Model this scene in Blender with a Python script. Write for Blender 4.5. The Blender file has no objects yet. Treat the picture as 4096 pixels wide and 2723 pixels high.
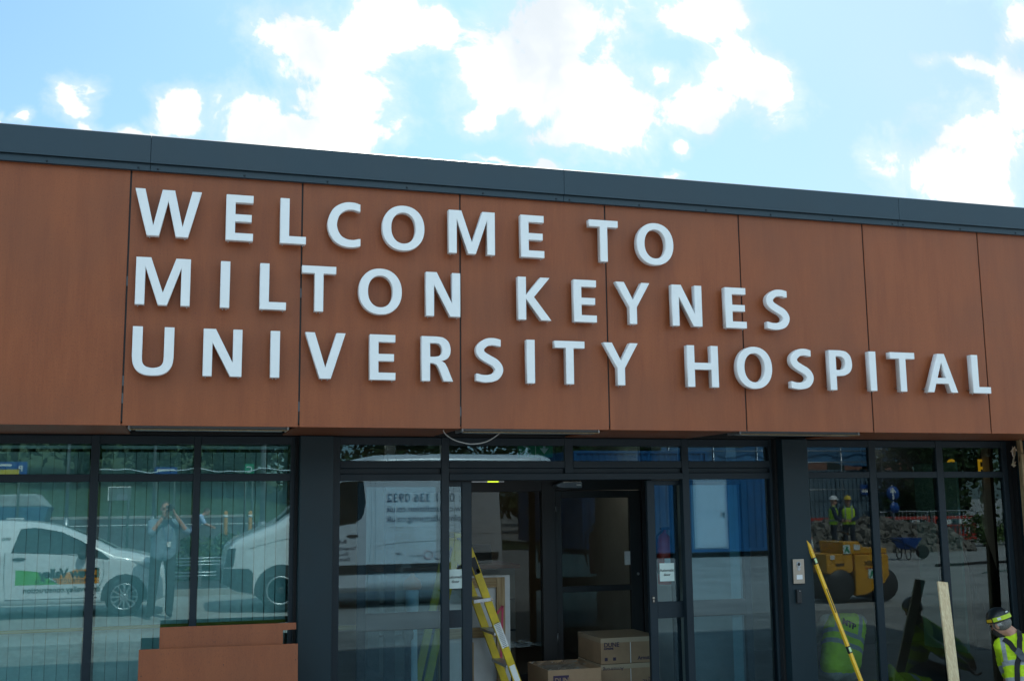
import bpy, bmesh, math, random
from mathutils import Vector, Matrix, Euler, noise as mnoise
from mathutils.bvhtree import BVHTree

rnd = random.Random(7)
SC = bpy.context.scene
COL = SC.collection
R = math.radians

# ------------------------------------------------------------------ camera
cam_d = bpy.data.cameras.new("camera")
cam = bpy.data.objects.new("camera", cam_d)
COL.objects.link(cam)
cam_d.sensor_width = 36.0
cam_d.lens = 38.70
cam_d.clip_start = 0.02
cam_d.clip_end = 2000.0
YAW, PITCH, ROLL = 0.301027, 0.145990, -0.011193
fwd = Vector((math.sin(YAW) * math.cos(PITCH), math.cos(YAW) * math.cos(PITCH), math.sin(PITCH)))
r0 = Vector((math.cos(YAW), -math.sin(YAW), 0))
u0 = r0.cross(fwd)
rgt = r0 * math.cos(ROLL) + u0 * math.sin(ROLL)
upv = -r0 * math.sin(ROLL) + u0 * math.cos(ROLL)
M = Matrix((rgt, upv, -fwd)).transposed().to_4x4()
M.translation = Vector((0, -9.1, 1.72))
cam.matrix_world = M
SC.camera = cam

# ------------------------------------------------------------------ light
SUN_EL, SUN_AZ = 51.0, 20.0          # behind the building, to the right
SC.view_settings.view_transform = 'Standard'
SC.view_settings.look = 'None'
SC.view_settings.gamma = 1.0
SC.view_settings.use_curve_mapping = False
SC.view_settings.exposure = 0.80
sun_d = bpy.data.lights.new("sun", 'SUN')
sun_d.energy = 3.4
sun_d.angle = R(0.5)
sun_d.color = (1.0, 0.95, 0.87)
sun = bpy.data.objects.new("sun", sun_d)
COL.objects.link(sun)
sv = Vector((math.sin(R(SUN_AZ)) * math.cos(R(SUN_EL)), math.cos(R(SUN_AZ)) * math.cos(R(SUN_EL)), math.sin(R(SUN_EL))))
sun.rotation_euler = sv.to_track_quat('Z', 'Y').to_euler()
sun.location = sv * 60

world = bpy.data.worlds.new("World")
SC.world = world
world.use_nodes = True
wt = world.node_tree
for n in list(wt.nodes):
    wt.nodes.remove(n)

class NT:
    """small helper to write node graphs"""
    def __init__(s, tree): s.t = tree
    def node(s, kind, **kw):
        n = s.t.nodes.new(kind)
        for k, v in kw.items(): setattr(n, k, v)
        return n
    def put(s, sock, v):
        if hasattr(v, 'is_linked'): s.t.links.new(v, sock)
        else: sock.default_value = v
    def math(s, op, a, b=0.0, c=0.0, clamp=False):
        n = s.node('ShaderNodeMath', operation=op, use_clamp=clamp)
        s.put(n.inputs[0], a); s.put(n.inputs[1], b); s.put(n.inputs[2], c)
        return n.outputs[0]
    def vec(s, op, a, b=(0, 0, 0), out=0):
        n = s.node('ShaderNodeVectorMath', operation=op)
        s.put(n.inputs[0], a); s.put(n.inputs[1], b)
        return n.outputs[out]
    def comb(s, x, y, z):
        n = s.node('ShaderNodeCombineXYZ')
        s.put(n.inputs[0], x); s.put(n.inputs[1], y); s.put(n.inputs[2], z)
        return n.outputs[0]
    def sep(s, v):
        n = s.node('ShaderNodeSeparateXYZ'); s.put(n.inputs[0], v)
        return n.outputs
    def noise(s, v, scale, detail=4.0, rough=0.55, dist=0.0, out=0):
        n = s.node('ShaderNodeTexNoise'); s.put(n.inputs['Vector'], v)
        n.inputs['Scale'].default_value = scale; n.inputs['Detail'].default_value = detail
        n.inputs['Roughness'].default_value = rough; n.inputs['Distortion'].default_value = dist
        return n.outputs[out]
    def smooth(s, x, lo, hi, a=0.0, b=1.0):
        n = s.node('ShaderNodeMapRange', interpolation_type='SMOOTHSTEP')
        s.put(n.inputs[0], x); s.put(n.inputs[1], lo); s.put(n.inputs[2], hi); s.put(n.inputs[3], a); s.put(n.inputs[4], b)
        return n.outputs[0]
    def mix(s, f, a, b, mode='MIX'):
        n = s.node('ShaderNodeMix', data_type='RGBA', blend_type=mode)
        s.put(n.inputs[0], f); s.put(n.inputs[6], a); s.put(n.inputs[7], b)
        return n.outputs[2]

def c4(c): return (c[0], c[1], c[2], 1.0)

W = NT(wt)
sky = W.node('ShaderNodeTexSky', sky_type='NISHITA')
sky.sun_disc = False
sky.sun_elevation = R(SUN_EL)
sky.sun_rotation = R(SUN_AZ)
sky.altitude = 50
sky.air_density = 1.0
sky.dust_density = 1.2
sky.ozone_density = 1.4
tc = W.node('ShaderNodeTexCoord')
d = tc.outputs['Generated']
dx, dy, dz = W.sep(d)
ysafe = W.math('MAXIMUM', dy, 0.05)
su = W.math('DIVIDE', dx, ysafe)
sw = W.math('DIVIDE', dz, ysafe)
P2 = W.comb(su, sw, 0.0)
# cumulus drawn as directions in the sky, so they stay put as a far sky does
wob = W.vec('SUBTRACT', W.noise(P2, 9.0, 5.0, 0.6, out=1), (0.5, 0.5, 0.5))
P2w = W.vec('ADD', P2, W.vec('MULTIPLY', wob, (0.085, 0.075, 0.0)))
CLOUDS = [
 (0.126, 0.426, 0.0552, 0.0411), (0.174, 0.456, 0.0506, 0.0331), (0.149, 0.39, 0.0392, 0.0302), (0.204, 0.46, 0.0257, 0.0312), (0.238, 0.468, 0.0197, 0.0271),
 (0.066, 0.348, 0.0332, 0.0312), (0.109, 0.341, 0.064, 0.0231), (0.171, 0.349, 0.0332, 0.0236), (0.137, 0.369, 0.0449, 0.0213), (0.37, 0.48, 0.0637, 0.0515),
 (0.291, 0.43, 0.0494, 0.0385), (0.346, 0.413, 0.0877, 0.0389), (0.411, 0.394, 0.0572, 0.0393), (0.382, 0.366, 0.0561, 0.0182), (0.273, 0.376, 0.0243, 0.0178),
 (0.566, 0.438, 0.0546, 0.0365), (0.524, 0.41, 0.0532, 0.0287), (0.598, 0.444, 0.037, 0.032), (0.48, 0.436, 0.0298, 0.0191), (0.513, 0.512, 0.0562, 0.0245),
 (0.838, 0.354, 0.086, 0.036), (0.882, 0.406, 0.0666, 0.0417), (0.934, 0.442, 0.0311, 0.0479), (0.942, 0.561, 0.0253, 0.0302), (-0.095, 0.361, 0.0213, 0.0199),
 (-0.082, 0.342, 0.016, 0.0119), (-0.005, 0.353, 0.0262, 0.0237), (-0.032, 0.335, 0.033, 0.0121), (0.495, 0.36, 0.0139, 0.0112), (0.857, 0.5, 0.0453, 0.0138),
 (-0.129, 0.337, 0.0138, 0.0102), (0.344, 0.336, 0.0228, 0.0112), (0.29, 0.331, 0.0266, 0.0062),
 (0.489, 0.331, 0.0148, 0.0046), (-0.149, 0.337, 0.0068, 0.0097),
]
acc = None
for (cu, cv, ca, cb) in CLOUDS:
    weak = 0.42 if ca*cb < 0.00032 else (0.22 if ca*cb < 0.0008 else 0.0)
    q = W.vec('MULTIPLY', W.vec('SUBTRACT', P2w, (cu, cv, 0.0)), (1.0 / ca, 1.0 / cb, 0.0))
    ln = W.vec('LENGTH', q, out=1)
    if weak: ln = W.math('ADD', ln, weak)
    acc = ln if acc is None else W.math('SMOOTH_MIN', acc, ln, 0.25)
body = W.math('SUBTRACT', 1.22, acc)
fine = W.math('SUBTRACT', W.noise(P2, 13.0, 12.0, 0.62, 0.35), 0.5)
big = W.math('SUBTRACT', W.noise(P2, 5.0, 4.0, 0.5), 0.5)
dens = W.math('ADD', body, W.math('ADD', W.math('MULTIPLY', fine, 3.0), W.math('MULTIPLY', big, 0.9)))
core = W.math('MULTIPLY', W.smooth(dens, 0.05, 0.44), 0.98)
wisp = W.math('MULTIPLY', W.smooth(dens, -0.55, 0.5), 0.36)
m_front = W.math('MULTIPLY', W.math('MAXIMUM', core, wisp), W.smooth(dy, 0.12, 0.3))
# unseen cloud elsewhere in the dome, added and brightened to light the facade
gen = W.noise(d, 2.6, 8.0, 0.6)
m_else = W.math('MULTIPLY', W.smooth(gen, 0.44, 0.60), W.math('MULTIPLY', W.math('SUBTRACT', 1.0, W.math('MULTIPLY', W.smooth(dy, 0.1, 0.4), W.smooth(sw, 0.62, 0.5))), W.smooth(dz, 0.0, 0.08)))
# thin bright veil towards the sun side
veil_n = W.noise(P2, 3.0, 3.0, 0.5)
veil = W.math('MULTIPLY', W.smooth(W.math('ADD', su, W.math('MULTIPLY', veil_n, 0.5)), 0.1, 1.5), 0.70)
low = W.smooth(sw, 0.52, 0.26)
veil = W.math('MAXIMUM', W.math('MULTIPLY', veil, W.smooth(dy, 0.1, 0.4)), W.math('MULTIPLY', low, 0.12), clamp=True)
shade = W.noise(P2w, 7.0, 4.0, 0.5)
ccol = W.mix(W.smooth(shade, 0.30, 0.60), (4.9, 5.3, 5.6, 1), (7.0, 7.0, 7.0, 1))
skyc = W.mix(1.0, sky.outputs[0], (0.565, 0.82, 0.96, 1), 'MULTIPLY')
skyc = W.mix(veil, skyc, (4.1, 5.3, 6.1, 1))
fin = W.mix(m_front, skyc, ccol)
fin = W.mix(m_else, fin, (8.6, 11.4, 12.6, 1))
bg = W.node('ShaderNodeBackground')
wt.links.new(fin, bg.inputs[0])
bg.inputs[1].default_value = 0.1
wo = W.node('ShaderNodeOutputWorld')
wt.links.new(bg.outputs[0], wo.inputs[0])

# ------------------------------------------------------------------ mesh helpers
class MB:
    def __init__(s): s.v = []; s.f = []; s.m = []; s.mi = 0; s.smooth = []
    def add(s, vs, fs, smooth=False):
        o = len(s.v); s.v += [tuple(v) for v in vs]
        for f in fs:
            s.f.append(tuple(i + o for i in f)); s.m.append(s.mi); s.smooth.append(smooth)
        return s
    def box(s, x0, x1, y0, y1, z0, z1):
        vs = [(x0,y0,z0),(x1,y0,z0),(x1,y1,z0),(x0,y1,z0),(x0,y0,z1),(x1,y0,z1),(x1,y1,z1),(x0,y1,z1)]
        return s.add(vs, [(0,3,2,1),(4,5,6,7),(0,1,5,4),(1,2,6,5),(2,3,7,6),(3,0,4,7)])
    def obox(s, c, ax, ay, az, hx, hy, hz):
        c = Vector(c); ax = Vector(ax).normalized(); ay = Vector(ay).normalized(); az = Vector(az).normalized()
        vs = [c + ax*(hx*i) + ay*(hy*j) + az*(hz*k) for k in (-1,1) for (i,j) in ((-1,-1),(1,-1),(1,1),(-1,1))]
        return s.add(vs, [(0,3,2,1),(4,5,6,7),(0,1,5,4),(1,2,6,5),(2,3,7,6),(3,0,4,7)])
    def bar(s, a, b, w, h, up=(0,0,1)):
        a = Vector(a); b = Vector(b); t = (b-a); L = t.length; t = t.normalized(); up = Vector(up)
        x = t.cross(up)
        if x.length < 1e-4: x = t.cross(Vector((0,1,0)))
        x.normalize(); y = x.cross(t)
        return s.obox((a+b)/2, x, t, y, w/2, L/2, h/2)
    def prism(s, poly, a, b, axis='y'):
        n = len(poly)
        def P(p, q):
            return (p[0], q, p[1]) if axis == 'y' else ((q, p[0], p[1]) if axis == 'x' else (p[0], p[1], q))
        vs = [P(p, a) for p in poly] + [P(p, b) for p in poly]
        fs = [tuple(range(n)), tuple(range(2*n-1, n-1, -1))] + [(i, i+n, (i+1) % n + n, (i+1) % n) for i in range(n)]
        return s.add(vs, fs)
    def tube(s, pts, r, n=10, caps=True):
        pts = [Vector(p) for p in pts]
        rs = r if isinstance(r, (list, tuple)) else [r]*len(pts)
        vs = []; x = None
        for i, p in enumerate(pts):
            t = (pts[min(i+1, len(pts)-1)] - pts[max(i-1, 0)]).normalized()
            if x is None:
                x = t.orthogonal().normalized()
            x = (x - t*x.dot(t)).normalized(); y = t.cross(x)
            for k in range(n):
                a = 2*math.pi*k/n
                vs.append(p + (x*math.cos(a) + y*math.sin(a))*rs[i])
        fs = []
        for i in range(len(pts)-1):
            for k in range(n):
                fs.append((i*n+k, i*n+(k+1)%n, (i+1)*n+(k+1)%n, (i+1)*n+k))
        s.add(vs, fs, True)
        if caps:
            o = len(s.v)-len(vs)
            s.f.append(tuple(o+k for k in range(n-1,-1,-1))); s.f.append(tuple(o+(len(pts)-1)*n+k for k in range(n)))
            s.m += [s.mi]*2; s.smooth += [False]*2
        return s
    def lathe(s, prof, c=(0,0,0), axis=(0,0,1), n=24, xdir=None, sx=1.0, sy=1.0):
        """prof: list of (radius, height)"""
        c = Vector(c); az = Vector(axis).normalized()
        ax = Vector(xdir) if xdir else az.orthogonal()
        ax = (ax - az*ax.dot(az)).normalized(); ay = az.cross(ax)
        vs = []
        for (r, h) in prof:
            for k in range(n):
                a = 2*math.pi*k/n
                vs.append(c + az*h + ax*(r*sx*math.cos(a)) + ay*(r*sy*math.sin(a)))
        fs = []
        for i in range(len(prof)-1):
            for k in range(n):
                fs.append((i*n+k, i*n+(k+1)%n, (i+1)*n+(k+1)%n, (i+1)*n+k))
        s.add(vs, fs, True)
        o = len(s.v)-len(vs)
        if prof[0][0] > 1e-6:
            s.f.append(tuple(o+k for k in range(n-1,-1,-1))); s.m.append(s.mi); s.smooth.append(False)
        if prof[-1][0] > 1e-6:
            s.f.append(tuple(o+(len(prof)-1)*n+k for k in range(n))); s.m.append(s.mi); s.smooth.append(False)
        return s
    def build(s, name, mats, parent=None, bevel=0.0, seg=2, subd=0, weld=False):
        me = bpy.data.meshes.new(name)
        me.from_pydata(s.v, [], s.f)
        for m in (mats if isinstance(mats, (list, tuple)) else [mats]): me.materials.append(m)
        me.polygons.foreach_set('material_index', s.m)
        me.polygons.foreach_set('use_smooth', s.smooth)
        if weld:
            bm = bmesh.new(); bm.from_mesh(me); bmesh.ops.remove_doubles(bm, verts=bm.verts, dist=1e-5)
            bmesh.ops.recalc_face_normals(bm, faces=bm.faces); bm.to_mesh(me); bm.free()
        me.update()
        o = bpy.data.objects.new(name, me); COL.objects.link(o)
        if bevel:
            b = o.modifiers.new('bevel', 'BEVEL'); b.width = bevel; b.segments = seg; b.limit_method = 'ANGLE'; b.angle_limit = R(40)
        if subd:
            q = o.modifiers.new('subd', 'SUBSURF'); q.levels = subd; q.render_levels = subd
        if parent is not None: attach(o, parent)
        return o

def attach(o, parent):
    """parent a mesh written in world coordinates"""
    o.parent = parent
    o.matrix_parent_inverse = world_of(parent).inverted()

def world_of(o):
    m = o.matrix_basis.copy()
    if o.parent: m = world_of(o.parent) @ o.matrix_parent_inverse @ m
    return m

def tag(o, label=None, cat=None, group=None, kind=None):
    if label: o['label'] = label
    if cat: o['category'] = cat
    if group: o['group'] = group
    if kind: o['kind'] = kind
    return o

def thing(name, loc, label, cat, group=None):
    o = bpy.data.objects.new(name, None); COL.objects.link(o)
    o.location = loc; o.empty_display_size = 0.1
    return tag(o, label, cat, group)

BENCH = bpy.data.scenes.new('bench')
def real_mesh(ob, name):
    # evaluate alone in a scratch scene so the rest is not re-evaluated
    if ob.name in COL.objects: COL.objects.unlink(ob)
    BENCH.collection.objects.link(ob)
    with bpy.context.temp_override(scene=BENCH, view_layer=BENCH.view_layers[0]):
        dg = bpy.context.evaluated_depsgraph_get(); dg.update()
        me = bpy.data.meshes.new_from_object(ob.evaluated_get(dg))
    me.name = name
    return me

# writing facing the building (reading towards -x) or facing the street (reading towards +x)
FACE_STREET = Matrix(((1,0,0),(0,0,-1),(0,1,0))).to_4x4()
FACE_BUILDING = Matrix(((-1,0,0),(0,0,1),(0,1,0))).to_4x4()
def text(body, size, loc, mat, parent, face=FACE_STREET, rot=None, name='lettering', align='LEFT', thick=0.0008, bold=0.0, space=1.0, tilt=0.0):
    cu = bpy.data.curves.new(name, 'FONT')
    cu.body = body; cu.size = size; cu.extrude = thick; cu.align_x = align; cu.offset = bold; cu.space_character = space
    cu.resolution_u = 3; cu.shear = tilt
    t = bpy.data.objects.new('writing', cu); COL.objects.link(t)
    me = real_mesh(t, name)
    bpy.data.objects.remove(t)
    me.transform((rot if rot is not None else Matrix.Identity(4)) @ face if rot is None else rot)
    me.transform(Matrix.Translation(loc))
    me.materials.clear(); me.materials.append(mat)
    o = bpy.data.objects.new(name, me); COL.objects.link(o)
    if parent is not None: attach(o, parent)
    return o

# ------------------------------------------------------------------ materials
def mat(name, col, rough=0.5, metal=0.0, var=0.0, scale=8.0, bump=0.0, bscale=60.0, spec=0.5, coat=0.0, stretch=(1,1,1), rvar=0.0, emit=0.0):
    m = bpy.data.materials.new(name); m.use_nodes = True
    t = NT(m.node_tree); b = m.node_tree.nodes['Principled BSDF']
    b.inputs['Base Color'].default_value = c4(col); b.inputs['Roughness'].default_value = rough
    b.inputs['Metallic'].default_value = metal; b.inputs['Specular IOR Level'].default_value = spec
    b.inputs['Coat Weight'].default_value = coat
    co = t.node('ShaderNodeTexCoord').outputs['Object']
    if stretch != (1,1,1): co = t.vec('MULTIPLY', co, stretch)
    if var or rvar:
        n = t.noise(co, scale, 6.0, 0.6)
        if var:
            lo = tuple(c*(1-var) for c in col); hi = tuple(min(1, c*(1+var)) for c in col)
            t.put(b.inputs['Base Color'], t.mix(t.smooth(n, 0.3, 0.7), c4(lo), c4(hi)))
        if rvar: t.put(b.inputs['Roughness'], t.smooth(n, 0.3, 0.7, max(0.02, rough-rvar), min(1, rough+rvar)))
    if bump:
        bn = t.node('ShaderNodeBump'); bn.inputs['Strength'].default_value = bump; bn.inputs['Distance'].default_value = 0.01
        t.put(bn.inputs['Height'], t.noise(co, bscale, 5.0, 0.6)); m.node_tree.links.new(bn.outputs[0], b.inputs['Normal'])
    if emit:
        b.inputs['Emission Color'].default_value = c4(col); b.inputs['Emission Strength'].default_value = emit
    return m

def glass_mat(name, tint, refl=0.14, gcol=(0.86, 0.96, 1.0)):
    """thin double glazing: a mirror-like part that grows towards grazing, the rest passes tinted"""
    m = bpy.data.materials.new(name); m.use_nodes = True
    t = NT(m.node_tree); nt = m.node_tree
    for n in list(nt.nodes): nt.nodes.remove(n)
    tr = t.node('ShaderNodeBsdfTransparent'); tr.inputs[0].default_value = c4(tint)
    gl = t.node('ShaderNodeBsdfGlossy'); gl.inputs['Color'].default_value = c4(gcol); gl.inputs['Roughness'].default_value = 0.0
    lw = t.node('ShaderNodeFresnel'); lw.inputs['IOR'].default_value = 1.5
    fac = t.math('MULTIPLY', lw.outputs[0], refl/0.04, clamp=True)
    # faint waviness of the toughened panes
    co = t.node('ShaderNodeTexCoord').outputs['Object']
    bn = t.node('ShaderNodeBump'); bn.inputs['Strength'].default_value = 0.012; bn.inputs['Distance'].default_value = 0.004
    t.put(bn.inputs['Height'], t.noise(co, 1.3, 1.0, 0.4)); nt.links.new(bn.outputs[0], gl.inputs['Normal'])
    mx = t.node('ShaderNodeMixShader')
    t.put(mx.inputs[0], fac); nt.links.new(tr.outputs[0], mx.inputs[1]); nt.links.new(gl.outputs[0], mx.inputs[2])
    out = t.node('ShaderNodeOutputMaterial'); nt.links.new(mx.outputs[0], out.inputs[0])
    return m

def cladding_mat():
    m = bpy.data.materials.new('wood_laminate'); m.use_nodes = True
    t = NT(m.node_tree); b = m.node_tree.nodes['Principled BSDF']
    co = t.node('ShaderNodeTexCoord').outputs['Object']
    gr = t.noise(t.vec('MULTIPLY', co, (1, 1, 0.07)), 95.0, 6.0, 0.65)
    st = t.noise(t.vec('MULTIPLY', co, (1, 1, 0.13)), 9.0, 5.0, 0.6, 0.4)
    cl = t.noise(co, 1.6, 4.0, 0.55)
    sp = t.noise(t.vec('MULTIPLY', co, (1, 1, 0.35)), 220.0, 2.0, 0.5)
    c = t.mix(t.smooth(st, 0.30, 0.72), (0.262, 0.066, 0.019, 1), (0.318, 0.086, 0.026, 1))
    c = t.mix(t.math('MULTIPLY', t.smooth(gr, 0.42, 0.75), 0.6), c, (0.35, 0.098, 0.033, 1))
    c = t.mix(t.math('MULTIPLY', t.smooth(sp, 0.50, 0.75), 0.62), c, (0.12, 0.038, 0.018, 1))
    c = t.mix(t.math('MULTIPLY', t.smooth(cl, 0.35, 0.7), 0.35), c, (0.185, 0.062, 0.028, 1))
    t.put(b.inputs['Base Color'], c)
    t.put(b.inputs['Roughness'], t.smooth(gr, 0.3, 0.7, 0.42, 0.55))
    b.inputs['Specular IOR Level'].default_value = 0.45
    bn = t.node('ShaderNodeBump'); bn.inputs['Strength'].default_value = 0.12; bn.inputs['Distance'].default_value = 0.002
    t.put(bn.inputs['Height'], gr); m.node_tree.links.new(bn.outputs[0], b.inputs['Normal'])
    return m

def timber_mat(name, a, b_, vertical='z', scale=1.0):
    m = bpy.data.materials.new(name); m.use_nodes = True
    t = NT(m.node_tree); b = m.node_tree.nodes['Principled BSDF']
    co = t.node('ShaderNodeTexCoord').outputs['Object']
    k = {'z': (1, 1, 0.06), 'x': (0.06, 1, 1), 'y': (1, 0.06, 1)}[vertical]
    g = t.noise(t.vec('MULTIPLY', co, k), 55.0*scale, 4.0, 0.5, 1.2)
    kn = t.node('ShaderNodeTexVoronoi'); t.put(kn.inputs['Vector'], t.vec('MULTIPLY', co, tuple(0.32 if q < 1 else 1.0 for q in k))); kn.inputs['Scale'].default_value = 9.0
    c = t.mix(t.smooth(g, 0.35, 0.68), c4(a), c4(b_))
    c = t.mix(t.smooth(kn.outputs[0], 0.16, 0.05), c, (a[0]*0.45, a[1]*0.36, a[2]*0.3, 1))
    t.put(b.inputs['Base Color'], c); b.inputs['Roughness'].default_value = 0.75
    return m

MT = {}
MT['panel'] = cladding_mat()
MT['coping'] = mat('coping_metal', (0.018, 0.042, 0.060), 0.45, 0.0, 0.08, 2.0, rvar=0.05)
MT['frame'] = mat('anthracite_aluminium', (0.013, 0.024, 0.033), 0.45, 0.0, 0.07, 3.0, spec=0.3, rvar=0.05)
MT['column'] = mat('anthracite_column', (0.011, 0.026, 0.034), 0.45, 0.0, 0.08, 2.5, spec=0.32, rvar=0.06)
MT['black'] = mat('black_backing', (0.008, 0.008, 0.009), 0.8)
MT['letter'] = mat('white_letter_paint', (0.86, 0.87, 0.87), 0.38, 0.0, 0.03, 5.0)
MT['pin'] = mat('pin_steel', (0.5, 0.5, 0.52), 0.35, 0.9)
MT['glass_l'] = glass_mat('green_tinted_glazing', (0.52, 0.82, 0.84), 0.180, (0.70, 0.98, 1.0))
MT['glass'] = glass_mat('clear_glazing', (0.56, 0.76, 0.82), 0.105, (0.58, 0.86, 1.0))
MT['glass_r'] = glass_mat('clear_glazing_east', (0.66, 0.80, 0.80), 0.078, (0.76, 0.95, 1.0))
MT['blind'] = mat('blind_fabric', (0.66, 0.70, 0.68), 0.9, 0.0, 0.05, 20.0)
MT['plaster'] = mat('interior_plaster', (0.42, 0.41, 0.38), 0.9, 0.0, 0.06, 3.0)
MT['ceiling'] = mat('ceiling_tile', (0.30, 0.30, 0.30), 0.9)
MT['vinyl'] = mat('floor_vinyl', (0.14, 0.14, 0.15), 0.45, 0.0, 0.1, 4.0)
MT['galv'] = mat('galvanised_steel', (0.42, 0.44, 0.46), 0.38, 0.85, 0.15, 25.0)
MT['steel'] = mat('brushed_steel', (0.44, 0.39, 0.33), 0.34, 0.9, 0.1, 60.0, stretch=(1, 1, 12))
MT['white'] = mat('white_plastic', (0.78, 0.79, 0.80), 0.4, 0.0, 0.03, 6.0)
MT['dark'] = mat('dark_plastic', (0.018, 0.019, 0.021), 0.45, 0.0, 0.1, 20.0)
MT['rubber'] = mat('black_rubber', (0.014, 0.014, 0.015), 0.8, 0.0, 0.2, 30.0)
MT['yellow'] = mat('yellow_enamel', (0.92, 0.50, 0.02), 0.35, 0.0, 0.10, 7.0)
MT['fibre'] = mat('yellow_fibreglass', (0.62, 0.44, 0.012), 0.42, 0.0, 0.14, 9.0)
MT['ink'] = mat('black_ink', (0.012, 0.012, 0.014), 0.6)
MT['paper'] = mat('pale_sticker', (0.62, 0.74, 0.70), 0.5, 0.0, 0.03, 8.0)
MT['paperw'] = mat('white_sticker', (0.75, 0.75, 0.73), 0.6, 0.0, 0.05, 30.0)
MT['pine'] = timber_mat('sawn_pine', (0.74, 0.54, 0.31), (0.90, 0.72, 0.46))
MT['pine_d'] = timber_mat('site_timber', (0.28, 0.18, 0.085), (0.42, 0.30, 0.16))
MT['card'] = mat('brown_cardboard', (0.34, 0.22, 0.13), 0.85, 0.0, 0.10, 5.0)
MT['tape'] = mat('clear_tape', (0.44, 0.34, 0.23), 0.18)
MT['green'] = mat('exit_green', (0.0, 0.25, 0.11), 0.4)
MT['lamp'] = mat('lamp_tube', (1.0, 0.94, 0.82), 0.5, emit=10.0)
MT['greenlamp'] = mat('indicator_glow', (0.75, 0.95, 0.05), 0.5, emit=0.8)
MT['amber'] = mat('amber_letter', (0.80, 0.38, 0.01), 0.5, emit=0.22)
MT['red'] = mat('red_plastic', (0.50, 0.035, 0.02), 0.45, 0.0, 0.15, 6.0)
MT['orange'] = mat('orange_plastic', (0.80, 0.17, 0.02), 0.5, 0.0, 0.12, 6.0)
MT['blue'] = mat('blue_plastic', (0.015, 0.075, 0.30), 0.4)
MT['dbrown'] = mat('dark_brown_board', (0.060, 0.026, 0.018), 0.55, 0.0, 0.2, 6.0, stretch=(1, 1, 0.1))

# ------------------------------------------------------------------ the ground
def ground_z(y):
    t = min(1.0, max(0.0, (y + 4.6) / 2.1))
    return -0.15 * t * t * (3 - 2*t)

def ground_strip(name, x0, x1, ys, lift, m, nx=1, zf=None):
    b = MB(); xs = [x0 + (x1-x0)*i/nx for i in range(nx+1)]
    vs = [(x, y, (zf(x, y) if zf else ground_z(y)) + lift) for y in ys for x in xs]
    k = nx+1
    b.add(vs, [(j*k+i, j*k+i+1, (j+1)*k+i+1, (j+1)*k+i) for j in range(len(ys)-1) for i in range(nx)], True)
    o = b.build(name, m); o['kind'] = 'structure'
    return o

def ground_mat(name, col, var, sc, grit=0.0, brick=None):
    m = bpy.data.materials.new(name); m.use_nodes = True
    t = NT(m.node_tree); b = m.node_tree.nodes['Principled BSDF']
    co = t.node('ShaderNodeTexCoord').outputs['Object']
    a = t.noise(co, sc, 6.0, 0.6); g = t.noise(co, 90.0, 3.0, 0.6)
    c = t.mix(t.smooth(a, 0.3, 0.7), c4([q*(1-var) for q in col]), c4([q*(1+var) for q in col]))
    c = t.mix(t.math('MULTIPLY', t.smooth(g, 0.45, 0.7), grit), c, c4([q*0.5 for q in col]))
    if brick:
        br = t.node('ShaderNodeTexBrick'); t.put(br.inputs['Vector'], co)
        br.inputs['Scale'].default_value = 1.0; br.inputs['Brick Width'].default_value = brick[0]; br.inputs['Row Height'].default_value = brick[1]
        br.inputs['Mortar Size'].default_value = 0.006; br.inputs['Bias'].default_value = 0.0
        br.inputs['Color1'].default_value = (0.75, 0.75, 0.75, 1); br.inputs['Color2'].default_value = (1.1, 1.08, 1.05, 1); br.inputs['Mortar'].default_value = (0.42, 0.42, 0.42, 1)
        c = t.mix(1.0, c, br.outputs[0], 'MULTIPLY')
    t.put(b.inputs['Base Color'], c); b.inputs['Roughness'].default_value = 0.85
    return m

def hill(x, y):
    up = 1.15*max(0.0, min(1.0, (-y - 27.0)/23.0)) + min(8.0, max(0.0, -y - 50.0)*0.15)
    return up * (1.0 - max(0.0, min(1.0, (x - 4.5)/9.0)))
G_CONC = ground_mat('pale_concrete', (0.33, 0.325, 0.31), 0.18, 0.8, 0.25)
G_PAVE = ground_mat('block_paving', (0.26, 0.255, 0.245), 0.15, 0.9, 0.2, (0.2, 0.1))
G_ASPH = ground_mat('asphalt', (0.055, 0.058, 0.062), 0.2, 0.7, 0.3)
G_GRASS = ground_mat('mown_grass', (0.036, 0.068, 0.018), 0.3, 1.5, 0.4)
G_KERB = ground_mat('kerb_concrete', (0.33, 0.32, 0.30), 0.12, 2.0, 0.2)
ground_strip('ground', -900, 900, [-900, -200, -90, -60, -48, -40, -34, -24, -14, -9, -4.6, -4.3, -3.95, -3.6, -3.25, -2.9, -2.5, 0.0, 14.0, 900.0], -0.02, G_CONC, 1, lambda x, y: ground_z(y) if y < 0.1 else -0.17)
ground_strip('forecourt_paving', -14, 26, [-6.3, -4.6, -4.3, -3.95, -3.6, -3.25, -2.9, -2.5, -1.2, 0.0], 0.0, G_PAVE, 1)
ground_strip('road', -80, 4.0, [-50.0, -44.0, -38.0, -32.0, -27.0, -14.0], -0.008, G_ASPH, 1, hill)
ground_strip('grass_bank', -120, 15, [-150 + 4*i for i in range(25)] + [-50.16], 0.0, G_GRASS, 45, lambda x, y: hill(x, y) + 0.02)
ground_strip('grass_verge', 4.01, 15, [-50.15, -46, -42, -38, -34, -30, -27.0], 0.0, G_GRASS, 12, lambda x, y: hill(x, y) + 0.004)
k_ = MB()
for i in range(26):
    x = 2.0 + i*0.915
    k_.box(x+0.003, x+0.912, -6.45, -6.305, -0.05, 0.004)
o = k_.build('flush_kerb', G_KERB); o['kind'] = 'structure'
k_ = MB()
for i in range(60):
    x = -30 + i*0.915
    if x < 3: k_.box(x+0.003, x+0.912, -50.15, -50.0, 1.0, 1.27); k_.box(x+0.003, x+0.912, -13.99, -13.85, -0.05, 0.10)
o = k_.build('road_kerb', G_KERB); o['kind'] = 'structure'
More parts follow.
